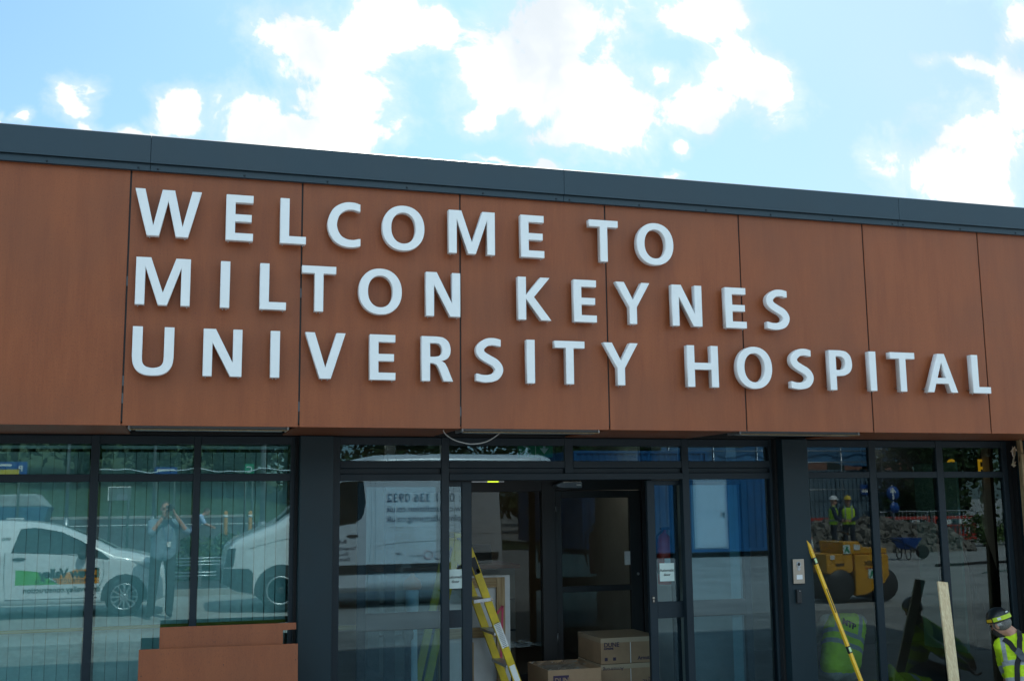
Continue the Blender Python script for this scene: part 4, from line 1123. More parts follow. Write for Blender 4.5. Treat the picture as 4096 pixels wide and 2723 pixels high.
jk = hivis('hi_vis_jacket_cloth', J['pelvis'], ax_, [(0.050, 0.022), (0.195, 0.022)], [(0.165, 0.018, 0.195), (-0.165, 0.018, 0.195)], (0.64, 0.76, 0), (0.56, 0.80, 0.010))
navy = mat('navy_workwear', (0.018, 0.022, 0.035), 0.85, 0, 0.2, 20.0)
pw, VW = person('kneeling person in a yellow high visibility jacket and black helmet working at the right window', (7.45, -0.9, FL), J, jk, navy, 0.008, 'long', None, None,
                {'L': ((0.5, 0.5, -0.6), (0.5, 0.4, 0.5)), 'R': ((-0.3, 0.6, -0.6), (-0.5, 0.5, 0.3))}, None, None, 0.006, 0.93)
jacket = [o for o in bpy.data.objects if o.name.startswith('shirt') and o.parent == pw][0]; jacket.name = 'hi_vis_jacket'
hdc, hup, hfw = VW['head'], VW['up'].normalized(), VW['face'].normalized(); hfw = (hfw - hup*hfw.dot(hup)).normalized(); hsd = hfw.cross(hup)
b = MB(); blob(b, hdc + hup*0.010 - hfw*0.018, (0.078, 0.089, 0.074), hup, hfw); b.build('hair', mat('short_grey_hair', (0.16, 0.15, 0.14), 0.85, 0, 0.5, 120.0), pw)
b = MB(); blob(b, hdc - hup*0.060 + hfw*0.035, (0.057, 0.064, 0.064), hup, hfw); b.build('beard', mat('dark_beard', (0.03, 0.026, 0.024), 0.9, 0, 0.4, 90.0), pw)
hc = hdc + hup*0.040 - hfw*0.004
b = MB()
prof = [(0.103, -0.006), (0.107, 0.0), (0.105, 0.008)] + [(0.103*math.cos(t), 0.012 + 0.102*math.sin(t)) for t in (0.1, .3, .5, .7, .9, 1.1, 1.3, 1.5707)]
b.lathe([(max(0, r_), h) for r_, h in prof], hc, hup, 36, hsd, 0.93, 1.10)
helm = b.build('helmet', mat('black_helmet_shell', (0.012, 0.016, 0.020), 0.28, 0, 0.1, 8.0), pw)
def helmet_band(z0, z1, m, name, a0=0.0, a1=2*math.pi, lift=0.003):
    n = 44; vs = []
    for i in range(n+1):
        a = a0 + (a1-a0)*i/n
        for z in (z0, (z0+z1)/2, z1):
            q = max(0.0, (z - 0.012)/0.102); r_ = 0.105*math.sqrt(max(0, 1-q*q)) + lift
            vs.append(hc + hup*z + hsd*(r_*0.93*math.cos(a)) + hfw*(r_*1.10*math.sin(a)))
    b = MB(); b.add(vs, [(3*i+k, 3*i+k+1, 3*i+k+4, 3*i+k+3) for i in range(n) for k in range(2)], True); return b.build(name, m, helm)
helmet_band(0.0, 0.036, mat('lime_helmet_band', (0.50, 0.66, 0.02), 0.5, 0, 0.08, 20.0), 'reflective_band', -math.pi*0.98, -math.pi*0.02)
helmet_band(0.004, 0.032, mat('orange_helmet_patch', (0.65, 0.42, 0.01), 0.5), 'side_patch', math.pi*0.80, math.pi*0.99)
helmet_band(0.008, 0.030, MT['paperw'], 'sticker', -math.pi*0.86, -math.pi*0.77, 0.0045)
helmet_band(0.050, 0.058, MT['paperw'], 'maker_mark', -math.pi*0.56, -math.pi*0.42, 0.003)
b = MB()
vs = []; n = 22
for i in range(n+1):
    a = -math.pi*0.92 + math.pi*0.84*i/n
    for z in (-0.040, -0.018): vs.append(hdc + hup*(z+0.038) + hsd*(0.084*math.cos(a)) + hfw*(0.100*math.sin(a)))
b.add(vs, [(2*i, 2*i+1, 2*i+3, 2*i+2) for i in range(n)], True)
b.build('headband', mat('helmet_webbing', (0.45, 0.44, 0.40), 0.8, 0, 0.25, 60.0), helm)
strap = mat('black_webbing', (0.008, 0.008, 0.009), 0.75)
off = Vector((-0.05, -0.35, 0.18))
s1 = [Vector(q) for q in ((7.195, -0.68, 0.487), (7.20, -0.77, 0.433), (7.258, -0.80, 0.356), (7.305, -0.81, 0.305), (7.37, -0.86, 0.25), (7.43, -0.92, 0.19))]
s2 = [Vector(q) for q in ((7.37, -0.70, 0.535), (7.305, -0.77, 0.50), (7.279, -0.80, 0.458), (7.258, -0.80, 0.356), (7.230, -0.80, 0.25), (7.206, -0.81, 0.15), (7.196, -0.82, 0.05))]
ribbon('harness_strap', jacket, s1, 0.044, strap, pw, 0.005); ribbon('harness_strap', jacket, s2, 0.044, strap, pw, 0.010)
ribbon('harness_patch', jacket, [Vector((7.235, -0.80, 0.385)), Vector((7.262, -0.81, 0.345)), Vector((7.30, -0.82, 0.295))], 0.062, mat('grey_harness_patch', (0.05, 0.06, 0.075), 0.5), pw, 0.016)

# --- worker crouching inside, back to the glass
J = dict(pelvis=(6.28, 0.50, 0.10), chest=(6.46, 0.66, 0.47), neck=(6.53, 0.86, 0.50), head=(6.57, 1.02, 0.43), up=(0.2, 0.9, -0.2), face=(0.1, -0.1, -0.95),
         shL=(6.29, 0.72, 0.52), elL=(6.25, 0.98, 0.28), wrL=(6.38, 1.15, 0.10), shR=(6.67, 0.72, 0.50), elR=(6.74, 0.98, 0.28), wrR=(6.60, 1.15, 0.10),
         hipL=(6.18, 0.52, 0.06), knL=(6.20, 0.92, 0.02), anL=(6.17, 0.56, -0.09), toL=(6.17, 0.46, -0.11), hipR=(6.40, 0.52, 0.06), knR=(6.50, 0.92, 0.02), anR=(6.44, 0.56, -0.09), toR=(6.44, 0.46, -0.11))
ax_ = Vector(J['chest']) - Vector(J['pelvis'])
vs_ = hivis('hi_vis_vest_cloth', J['pelvis'], ax_, [(0.20, 0.024), (0.31, 0.022)], [(0.12, 0.022, 0.32), (-0.12, 0.022, 0.32)], (0.2, 0.97, -0.4), (0.50, 0.78, 0.02))
greyt = mat('dusty_grey_trousers', (0.36, 0.36, 0.34), 0.9, 0, 0.2, 14.0)
pi_, VI = person('crouching person in a yellow reflective vest and grey clothes behind the glass', (6.4, 0.7, FL), J, greyt, greyt, 0.011, 'long', HAIR, vs_, None, None, None, 0.006)
vest_o = [o for o in pi_.children if o.name.startswith('hi_vis_vest')][0]
az = ax_.normalized(); bk = Vector((0, -1, 0)); bk = (bk - az*bk.dot(az)).normalized(); sx_ = az.cross(bk)*-1
if sx_.x < 0: sx_ = -sx_
bvt = BVHTree.FromPolygons([v.co.copy() for v in vest_o.data.vertices], [tuple(p.vertices) for p in vest_o.data.polygons])
cpt = Vector(J['pelvis']) + az*0.375
loc, nn, i_, d_ = bvt.ray_cast(cpt + bk*1.0 - sx_*0.05, -bk)
rot_ = Matrix((sx_, az, sx_.cross(az))).transposed().to_4x4()
rot_.translation = (loc if loc else cpt + bk*0.15) + bk*0.014 - sx_*0.085
text('MTP', 0.085, (0, 0, 0), MT['ink'], pi_, rot=rot_, bold=0.002, thick=0.004)
# garment on the floor
b = MB(); n = 16; vs = []
for i in range(n+1):
    for j in range(n+1):
        u_, v_ = i/n, j/n
        x = 6.92 + 0.62*u_; y = 0.55 + 0.45*v_
        h = 0.10*math.sin(math.pi*min(1, u_*1.02))*math.sin(math.pi*v_) + 0.055*mnoise.noise(Vector((x*9, y*9, 1))) + (0.17*math.exp(-((u_-0.17)/0.09)**2 - ((v_-0.4)/0.25)**2))
        vs.append((x + 0.02*mnoise.noise(Vector((x*8, y*8, 4))), y, FL + 0.012 + max(0, h)))
b.add(vs, [(i*(n+1)+j, (i+1)*(n+1)+j, (i+1)*(n+1)+j+1, i*(n+1)+j+1) for i in range(n) for j in range(n)], True)
o = b.build('work_jacket', hivis('dull_hi_vis_cloth', (7.2, 0.7, 0), (1, 0, 0.1), [(0.05, 0.03)], [], (0, 1, 0), (0.40, 0.50, 0.04)))
tag(o, 'crumpled yellow work jacket lying on the floor inside the right window', 'jacket')

# --- the photographer reflected in the left glass
G0 = 0.0
J = dict(pelvis=(-0.06, -9.46, 0.98), chest=(-0.04, -9.44, 1.36), neck=(-0.04, -9.43, 1.53), head=(-0.035, -9.40, 1.68), up=(0, -0.05, 1), face=(0.02, 1, -0.02),
         shL=(0.16, -9.43, 1.46), elL=(0.29, -9.28, 1.32), wrL=(0.11, -9.24, 1.585), shR=(-0.235, -9.43, 1.46), elR=(-0.24, -9.24, 1.32), wrR=(-0.055, -9.235, 1.575),
         hipL=(0.05, -9.46, 0.93), knL=(0.065, -9.44, 0.50), anL=(0.06, -9.47, 0.085), toL=(0.08, -9.33, 0.04), hipR=(-0.16, -9.46, 0.93), knR=(-0.19, -9.44, 0.50), anR=(-0.22, -9.47, 0.085), toR=(-0.25, -9.34, 0.04))
shirtb = mat('pale_blue_shirt', (0.20, 0.27, 0.34), 0.85, 0, 0.08, 12.0)
trs = mat('charcoal_trousers', (0.03, 0.032, 0.036), 0.85, 0, 0.15, 12.0)
pp, VP = person('person in pale blue shirt and dark trousers holding a camera to the face', (-0.05, -9.45, 0), J, shirtb, trs, 0.0085, 'half', HAIR, None,
       {'L': ((-0.35, 0.15, 0.92), (-1, 0.1, 0)), 'R': ((0.22, 0.1, 0.95), (0.9, 0.3, 0))})
cm = thing('photo_camera', (0.03, -9.24, 1.68), 'black camera held up to the eye by the photographer', 'camera')
b = MB(); b.box(-0.035, 0.095, -9.285, -9.22, 1.645, 1.735); b.box(0.0, 0.06, -9.285, -9.225, 1.735, 1.765); b.build('camera_body', MT['dark'], cm, 0.008, 2)
b = MB(); b.lathe([(0.034, 0), (0.034, 0.05), (0.037, 0.055), (0.037, 0.085), (0.030, 0.088), (0.027, 0.07), (0.0, 0.068)], (0.03, -9.22, 1.688), (0, 1, 0), 24); b.build('lens', MT['ink'], cm)
b = MB(); b.tube(smoothpts([(-0.085, -9.33, 1.50), (-0.06, -9.31, 1.36), (0.02, -9.30, 1.17), (0.08, -9.31, 1.36), (0.05, -9.33, 1.52)], 6), 0.004, 6); b.build('lanyard', MT['blue'], pp)
b = MB(); b.box(-0.005, 0.055, -9.310, -9.304, 1.09, 1.175); b.build('badge', MT['paperw'], pp, 0.002, 1)
b = MB(); b.box(-0.135, -0.075, -9.305, -9.299, 1.435, 1.452); b.build('name_tag', MT['paperw'], pp)
b = MB(); b.lathe([(0.030, -0.012), (0.033, -0.010), (0.033, 0.010), (0.030, 0.012)], VP['wrR'] + Vector((-0.012, -0.001, -0.02)), (VP['wrR']-VP['elR']), 16); b.build('watch', MT['ink'], pp)

# --- two workers talking by the far fence
def standing(x, y, lab, hatm, vestcol, turn, arm, group):
    def T(p):
        c, s_ = math.cos(turn), math.sin(turn); return (x + p[0]*c - p[1]*s_, y + p[0]*s_ + p[1]*c, p[2])
    J = dict(pelvis=(0, 0, 0.96), chest=(0, 0.01, 1.34), neck=(0, 0.01, 1.50), head=(0, 0.04, 1.645), up=(0, 0, 1),
             shL=(-0.20, 0, 1.42), elL=(-0.27, 0.06, 1.14), wrL=(-0.13, 0.24, 1.06), shR=(0.20, 0, 1.42), elR=(0.27, 0.05, 1.14), wrR=(arm, 0.24, 1.05),
             hipL=(-0.10, 0, 0.91), knL=(-0.11, 0.02, 0.49), anL=(-0.12, -0.02, 0.085), toL=(-0.14, 0.12, 0.04), hipR=(0.10, 0, 0.91), knR=(0.11, 0.02, 0.49), anR=(0.12, -0.02, 0.085), toR=(0.14, 0.12, 0.04))
    J = {k: (T(v) if k != 'up' else v) for k, v in J.items()}
    fx = T((0, 1, 0)); J['face'] = (fx[0]-x, fx[1]-y, -0.15)
    hv = hivis('standing_vest_cloth', (x, y, 0.96), (0, 0, 1), [(0.10, 0.025)], [(0.10, 0.022, 0.12), (-0.10, 0.022, 0.12)], (J['face'][0], J['face'][1], 0), vestcol)
    return person(lab, (x, y, 0), J, mat('navy_sweater', (0.02, 0.035, 0.07), 0.9), navy, 0.014, 'long', None, hv, None, group, hatm, 0.004)
whm = mat('white_hat_shell', (0.8, 0.8, 0.8), 0.35); yhm = mat('yellow_hat_shell', (0.75, 0.50, 0.02), 0.35)
standing(19.80, -21.1, 'standing person in a white hard hat and yellow vest facing a colleague by the rubble', whm, (0.50, 0.78, 0.02), -1.1, 0.12, 'site workers talking')
standing(20.28, -21.0, 'standing person in a yellow hard hat and open yellow vest beside the white hatted colleague', yhm, (0.55, 0.80, 0.02), 0.45, 0.05, 'site workers talking')
# --- visitor bending by the bollards
J = dict(pelvis=(0.74, -26.0, 0.98), chest=(0.90, -25.95, 1.33), neck=(1.02, -25.94, 1.45), head=(1.12, -25.93, 1.54), up=(0.5, 0, 0.85), face=(0.85, 0.2, -0.4),
         shL=(0.94, -25.76, 1.40), elL=(1.08, -25.72, 1.18), wrL=(1.26, -25.80, 1.10), shR=(0.94, -26.14, 1.40), elR=(1.10, -26.16, 1.18), wrR=(1.26, -26.08, 1.10),
         hipL=(0.74, -25.90, 0.92), knL=(0.80, -25.88, 0.49), anL=(0.74, -25.88, 0.085), toL=(0.90, -25.88, 0.04), hipR=(0.72, -26.10, 0.92), knR=(0.76, -26.12, 0.49), anR=(0.66, -26.12, 0.085), toR=(0.82, -26.12, 0.04))
person('stooping person in a pale blue top seen far off past the low shrubs', (0.8, -26, 0), J, mat('pale_blue_top', (0.42, 0.55, 0.78), 0.85), mat('lilac_trousers', (0.06, 0.05, 0.07), 0.9), 0.014, 'short', HAIR)

# ------------------------------------------------------------------ vehicles
CARW = mat('white_car_paint', (0.70, 0.72, 0.74), 0.22, 0, 0.03, 3.0, coat=0.6)
CGL = mat('car_window_glass', (0.012, 0.016, 0.018), 0.06, 0, 0, spec=0.7)
TYRE = mat('tyre_rubber', (0.016, 0.016, 0.017), 0.8, 0, 0.2, 30.0)
RIM = mat('silver_alloy', (0.42, 0.43, 0.45), 0.35, 0.7)
SILL = mat('grey_bumper_plastic', (0.030, 0.032, 0.035), 0.6)
def interp(tab, x):
    if x <= tab[0][0]: return tab[0][1]
    for (a, va), (b_, vb) in zip(tab, tab[1:]):
        if x <= b_:
            t = (x-a)/(b_-a); return va + (vb-va)*t
    return tab[-1][1]
class Body:
    """vehicle shell: top and bottom outline plus plan width, lofted with rounded shoulders"""
    def __init__(s, top, bot, plan, belt, tumble, cy, rnd_=0.10):
        s.top, s.bot, s.plan, s.belt, s.tumble, s.cy, s.rnd = top, bot, plan, belt, tumble, cy, rnd_
    def half(s, x, z):
        w = interp(s.plan, x); t = interp(s.top, x); b = interp(s.bot, x); bl = interp(s.belt, x)
        if z > bl: w -= s.tumble*(z-bl)
        else: w -= 0.03*((bl - z)/max(0.2, bl-b))**2
        r_ = min(s.rnd, (t-b)*0.45); d_ = t - z
        if d_ < r_:
            q = 1 - d_/r_; w -= r_*(1-math.sqrt(max(0, 1-q*q)))*1.1
        return max(0.02, w)
    def mesh(s, name, m, parent, n=60):
        xs = [s.top[0][0] + (s.top[-1][0]-s.top[0][0])*i/n for i in range(n+1)]
        K = 22; vs = []
        for x in xs:
            t = interp(s.top, x); b = interp(s.bot, x)
            zs = [b + (t-b)*(1-(1-j/(K-1))**1.6) for j in range(K)]
            ringp = [(s.cy + s.half(x, z), z) for z in zs] + [(s.cy - s.half(x, z), z) for z in reversed(zs)]
            vs += [(x, p[0], p[1]) for p in ringp]
        k = 2*K; fs = []
        for i in range(n):
            for j in range(k): fs.append((i*k+j, i*k+(j+1)%k, (i+1)*k+(j+1)%k, (i+1)*k+j))
        fs.append(tuple(range(k-1, -1, -1))); fs.append(tuple(n*k+j for j in range(k)))
        b = MB(); b.add(vs, fs, True)
        return b.build(name, m, parent, weld=True)
    def patch(s, name, poly, m, parent, side=1, lift=0.006, n=14):
        """panel lying on the side; poly is (x, z)"""
        xs = [p[0] for p in poly]; x0, x1 = min(xs), max(xs)
        def span(x):
            zz = []
            for (a, b_) in zip(poly, poly[1:]+poly[:1]):
                if (a[0]-x)*(b_[0]-x) <= 0 and a[0] != b_[0]:
                    t = (x-a[0])/(b_[0]-a[0]); zz.append(a[1] + t*(b_[1]-a[1]))
            return (min(zz), max(zz)) if zz else (poly[0][1], poly[0][1])
        vs = []; M_ = 6
        for i in range(n+1):
            x = x0 + (x1-x0)*min(max(i/n, 1e-4), 1-1e-4); lo, hi = span(x)
            for j in range(M_+1):
                z = lo + (hi-lo)*j/M_; vs.append((x, s.cy + side*(s.half(x, z) + lift), z))
        fs = [(i*(M_+1)+j, (i+1)*(M_+1)+j, (i+1)*(M_+1)+j+1, i*(M_+1)+j+1) for i in range(n) for j in range(M_)]
        b = MB(); b.add(vs, fs, True); return b.build(name, m, parent)
    def line(s, name, pts, r_, m, parent, side=1):
        sp = smoothpts(pts, 6); b = MB(); b.tube([(p[0], s.cy + side*(s.half(p[0], p[1]) + 0.001), p[1]) for p in sp], r_, 6); return b.build(name, m, parent)
def wheel(parent, x, y, z, r_, w, spokes, side=1, steel=False):
    a = (0, side, 0); c = (x, y, z)
    b = MB(); b.lathe([(r_*0.66, 0), (r_*0.93, 0), (r_, 0.03), (r_, w-0.03), (r_*0.93, w), (r_*0.70, w)], (x, y - side*(w-0.0), z), a, 36); t = b.build('wheel', TYRE, parent)
    b = MB(); b.lathe([(r_*0.70, -0.005), (r_*0.68, 0.006), (r_*0.63, 0.004), (r_*0.60, -0.03), (0.0, -0.035)], c, a, 36)
    rm = b.build('rim_barrel', SILL if not steel else RIM, t)
    if not steel:
        b = MB()
        for k in range(spokes):
            an = 2*math.pi*k/spokes; dx_, dz_ = math.cos(an), math.sin(an)
            b.bar((x+dx_*r_*0.10, y+side*0.002, z+dz_*r_*0.10), (x+dx_*r_*0.66, y+side*0.004, z+dz_*r_*0.66), 0.030, 0.018, (0, 1, 0))
        b.lathe([(r_*0.14, -0.01), (r_*0.14, 0.012), (r_*0.10, 0.016)], c, a, 18)
        b.build('spokes', RIM, t)
    b = MB(); b.lathe([(r_*0.62, 0.0), (r_*0.64, 0.008), (r_*0.69, 0.008), (r_*0.70, 0.0)], c, a, 36); b.build('rim_edge', RIM, t)
    if steel: b = MB(); b.lathe([(0.06, -0.02), (0.055, 0.01), (0.03, 0.016)], c, a, 16); b.build('hub_cap', MT['dark'], t)
    return t
def arch(parent, body, x, z, r_, m, side=1):
    b = MB(); n = 22; vs = []
    for i in range(n+1):
        a = math.pi*(-0.06 + 1.12*i/n); px_, pz_ = x + r_*math.cos(a), z + r_*math.sin(a)
        vs.append((px_, body.cy + side*(body.half(px_, max(pz_, interp(body.bot, px_)+0.02)) + 0.004), pz_))
    vs.append((x, body.cy + side*(body.half(x, z)+0.004), z))
    b.add(vs, [(i, i+1, n+1) for i in range(n)]); return b.build('wheel_arch', m, parent)

# white hatchback van facing right, standing behind the photographer
car = thing('parked_car', (-2.1, -10.85, 0), 'white hatchback with green and orange door lettering parked behind the photographer', 'car')
cb = Body(top=[(-4.15, 0.75), (-4.12, 1.05), (-3.95, 1.38), (-3.6, 1.49), (-3.0, 1.53), (-2.4, 1.522), (-2.0, 1.49), (-1.62, 1.415), (-1.2, 1.24), (-0.80, 1.035), (-0.55, 0.99), (-0.25, 0.91), (-0.06, 0.80), (0.02, 0.66), (0.04, 0.45)],
          bot=[(-4.15, 0.35), (-3.9, 0.22), (-0.2, 0.20), (0.04, 0.26)],
          plan=[(-4.15, 0.66), (-4.0, 0.76), (-3.4, 0.84), (-1.5, 0.855), (-0.6, 0.845), (-0.25, 0.79), (-0.05, 0.66), (0.04, 0.50)],
          belt=[(-4.15, 0.98), (-2.3, 1.0), (-0.9, 0.88), (0.04, 0.75)], tumble=0.36, cy=-10.85, rnd_=0.13)
cb.mesh('body', CARW, car)
cdoor = cb.patch('door', [(-2.42, 0.30), (-2.42, 1.02), (-1.0, 0.92), (-0.95, 0.62), (-1.12, 0.30)], CARW, car, 1, 0.004)
cb.patch('side_window', [(-2.335, 1.045), (-2.30, 1.385), (-2.0, 1.41), (-1.62, 1.335), (-1.3, 1.18), (-0.98, 0.985), (-0.88, 0.905), (-1.4, 0.985)], CGL, car, 1, 0.008)
cb.patch('quarter_window', [(-1.20, 0.955), (-1.14, 1.03), (-0.86, 0.893)], CGL, car, 1, 0.010)
b = MB(); vs = []
for i in range(9):
    x = -1.60 + 0.78*i/8; z = interp(cb.top, x) + 0.008; w = 0.60 + 0.10*i/8
    for j in range(9):
        q = -1 + 2*j/8; vs.append((x, cb.cy + q*w, z - 0.045*q*q*1.0 - (0.05*q**4)))
b.add(vs, [(i*9+j, (i+1)*9+j, (i+1)*9+j+1, i*9+j+1) for i in range(8) for j in range(8)], True); b.build('windscreen', CGL, car)
for (x, z) in ((-0.635, 0.295), (-3.12, 0.295)):
    arch(car, cb, x, z, 0.355, SILL); wheel(car, x, cb.cy + cb.half(x, 0.4) + 0.012, z, 0.30, 0.19, 12)
    wheel(car, x, cb.cy - cb.half(x, 0.4) - 0.012, z, 0.30, 0.19, 12, -1)
cb.patch('headlamp', [(-0.55, 0.86), (-0.30, 0.84), (-0.10, 0.70), (-0.22, 0.68)], mat('headlamp_glass', (0.45, 0.48, 0.5), 0.12, 0.4), car, 1, 0.006)
cb.line('sill_trim', [(-2.4, 0.30), (-1.7, 0.30), (-1.05, 0.30)], 0.010, MT['galv'], car)
cb.line('door_seam', [(-2.43, 1.03), (-2.43, 0.7), (-2.40, 0.32)], 0.004, MT['ink'], car); cb.line('door_seam', [(-0.98, 0.92), (-0.96, 0.62), (-1.1, 0.32)], 0.004, MT['ink'], car)
cb.line('window_trim', [(-2.34, 1.03), (-1.5, 0.975), (-0.9, 0.89)], 0.007, MT['dark'], car)
b = MB(); blob(b, (-2.22, cb.cy + cb.half(-2.2, 0.93) + 0.015, 0.925), (0.10, 0.02, 0.022), (0, 0, 1), (0, 1, 0), 14); b.build('handle', SILL, cdoor)
b = MB(); blob(b, (-1.28, cb.cy + 0.93, 0.97), (0.07, 0.10, 0.075), (0, 0, 1), (0, 1, 0), 14); b.build('wing_mirror', SILL, car)
b = MB(); b.box(-2.50, -2.22, cb.cy+0.30, cb.cy+0.45, 1.51, 1.565); b.build('roof_beacon', MT['galv'], car, 0.02, 2)
grn = mat('livery_green', (0.10, 0.42, 0.04), 0.4); org_ = mat('livery_orange', (0.72, 0.26, 0.01), 0.4); drk = mat('livery_dark', (0.015, 0.03, 0.02), 0.4)
cb.patch('livery_block', [(-2.26, 0.52), (-2.26, 0.76), (-1.92, 0.72), (-1.63, 0.52)], grn, cdoor, 1, 0.007)
cb.patch('livery_block', [(-1.62, 0.52), (-1.72, 0.62), (-1.38, 0.745), (-1.02, 0.745), (-1.02, 0.52)], org_, cdoor, 1, 0.0075)
def drape(o, body, lift):
    for v in o.data.vertices: v.co.y = body.cy + body.half(v.co.x, v.co.z) + lift
    return o
def car_text(tx, sz, x, z, m, bd=0.0, sp_=1.0):
    return drape(text(tx, sz, (x, cb.cy, z), m, cdoor, FACE_BUILDING, bold=bd, space=sp_, thick=0), cb, 0.013)
car_text('Drew Valley', 0.195, -1.02, 0.625, drk, 0.007, 0.92); car_text('CONSTRUCTION LTD', 0.075, -1.08, 0.545, drk, 0.001, 1.25); car_text('drewvalley.construction', 0.118, -1.0, 0.40, drk, 0.002)
car_text('GRO', 0.06, -2.36, 1.22, drk, 0.001)

# tall white panel van facing left
van = thing('panel_van', (3.7, -10.62, 0), 'tall white panel van with phone number and web address lettering on its side', 'van')
vb = Body(top=[(0.88, 0.62), (0.90, 0.80), (0.97, 1.04), (1.12, 1.17), (1.75, 1.42), (1.95, 1.56), (2.35, 1.98), (2.75, 2.36), (3.0, 2.48), (3.4, 2.555), (4.2, 2.58), (6.4, 2.57), (6.62, 2.5), (6.70, 2.2), (6.72, 0.6)],
          bot=[(0.88, 0.50), (1.0, 0.36), (1.4, 0.26), (6.6, 0.26), (6.72, 0.40)],
          plan=[(0.88, 0.74), (1.0, 0.88), (1.3, 0.97), (1.8, 1.0), (6.2, 1.01), (6.6, 0.98), (6.72, 0.92)],
          belt=[(0.88, 0.9), (1.9, 1.38), (6.72, 1.40)], tumble=0.075, cy=-10.62, rnd_=0.14)
vb.mesh('body', CARW, van, 70)
vdoor = vb.patch('cab_door', [(2.28, 0.34), (2.25, 1.38), (2.55, 1.92), (2.78, 2.20), (3.27, 2.22), (3.30, 1.3), (3.26, 0.34)], CARW, van, 1, 0.004)
vb.patch('cab_window', [(2.27, 1.36), (2.45, 1.70), (2.74, 2.06), (2.80, 2.10), (3.14, 2.11), (3.19, 2.07), (3.20, 1.75), (3.15, 1.50), (3.02, 1.41), (2.72, 1.37)], CGL, vdoor, 1, 0.009, 24)
b = MB(); vs = []
for i in range(9):
    x = 1.80 + 0.98*i/8; z = interp(vb.top, x) + 0.010; w = 0.88 - 0.10*i/8
    for j in range(9):
        q = -1 + 2*j/8; vs.append((x, vb.cy + q*w, z - 0.05*q*q - 0.05*q**4))
b.add(vs, [(i*9+j, (i+1)*9+j, (i+1)*9+j+1, i*9+j+1) for i in range(8) for j in range(8)], True); b.build('windscreen', CGL, van)
for (x, z) in ((1.80, 0.335), (5.15, 0.335)):
    arch(van, vb, x, z, 0.42, SILL); wheel(van, x, vb.cy + vb.half(x, 0.4) + 0.010, z, 0.335, 0.22, 0, 1, True); wheel(van, x, vb.cy - vb.half(x, 0.4) - 0.010, z, 0.335, 0.22, 0, -1, True)
vb.patch('bumper', [(0.89, 0.46), (0.89, 0.70), (1.30, 0.70), (1.36, 0.62), (1.36, 0.30), (1.1, 0.34)], SILL, van, 1, 0.012)
b = MB(); b.box(0.845, 0.90, vb.cy-0.72, vb.cy+0.72, 0.46, 0.70); b.build('bumper', SILL, van, 0.02, 2)
vb.patch('grille', [(0.905, 0.72), (0.96, 1.02), (1.08, 1.03), (1.05, 0.74)], SILL, van, 1, 0.006)
vb.patch('side_moulding', [(2.30, 0.56), (2.30, 0.71), (4.72, 0.71), (4.72, 0.56)], SILL, van, 1, 0.014)
vb.patch('side_moulding', [(5.58, 0.56), (5.58, 0.71), (6.6, 0.71), (6.6, 0.56)], SILL, van, 1, 0.014)
for pts in ([(3.28, 2.24), (3.30, 1.5), (3.27, 0.8), (3.22, 0.32)], [(3.36, 2.45), (3.37, 1.5), (3.36, 0.35)], [(4.78, 2.4), (4.79, 1.5), (4.79, 0.72)], [(3.42, 1.02), (4.2, 1.08), (6.5, 1.10)], [(1.3, 1.02), (1.8, 1.15), (2.25, 1.22)]):
    vb.line('panel_seam', pts, 0.004, mat('seam_grey', (0.12, 0.13, 0.14), 0.6), van)
for pts in ([(3.60, 2.27), (4.4, 2.32), (5.2, 2.31)], [(3.58, 2.20), (4.4, 2.21), (5.2, 2.20)], [(3.52, 1.40), (3.58, 1.345), (3.8, 1.335), (4.7, 1.335)]):
    vb.line('pressing', pts, 0.006, CARW, van)
b = MB(); blob(b, (2.98, vb.cy + vb.half(2.98, 1.2) + 0.012, 1.195), (0.10, 0.02, 0.022), (0, 0, 1), (0, 1, 0), 14); b.build('handle', SILL, vdoor)
b = MB(); blob(b, (2.28, vb.cy + 1.16, 1.55), (0.07, 0.12, 0.14), (0, 0, 1), (0, 1, 0), 14); b.build('wing_mirror', SILL, van)
vtx = mat('van_text_navy', (0.05, 0.06, 0.11), 0.5)
def van_text(tx, sz, xend, z, bd=0.0, sp_=1.0, align='RIGHT'):
    return drape(text(tx, sz, (xend, vb.cy, z), vtx, van, FACE_BUILDING, bold=bd, space=sp_, align=align, thick=0), vb, 0.012)
van_text('Tel: 0161 336 0932', 0.205, 3.56, 1.755); van_text('www.cpfinstallation.co.uk', 0.152, 3.56, 1.585); van_text('cpfmanufacturing.co.uk', 0.152, 3.56, 1.42)
for i, (tx, x) in enumerate((('Builders', 2.88), ('Tameside', 3.06), ('Windows', 2.92), ('Denton', 2.94))): van_text(tx, 0.085, x, (1.08, 0.965, 0.865, 0.785)[i], align='LEFT')
van_text('SSIP', 0.06, 3.72, 0.86, align='RIGHT'); van_text('Construction', 0.045, 3.95, 0.83, align='RIGHT')
for (x, c_) in ((4.28, (0.55, 0.28, 0.30)), (4.46, (0.42, 0.42, 0.48))):
    b = MB(); b.tube([(x + 0.07*math.cos(q*math.pi/14), vb.cy + vb.half(x, 0.85) + 0.008, 0.85 + 0.07*math.sin(q*math.pi/14)) for q in range(29)], 0.007, 6); b.build('emblem_ring', mat('emblem', c_, 0.6), van)

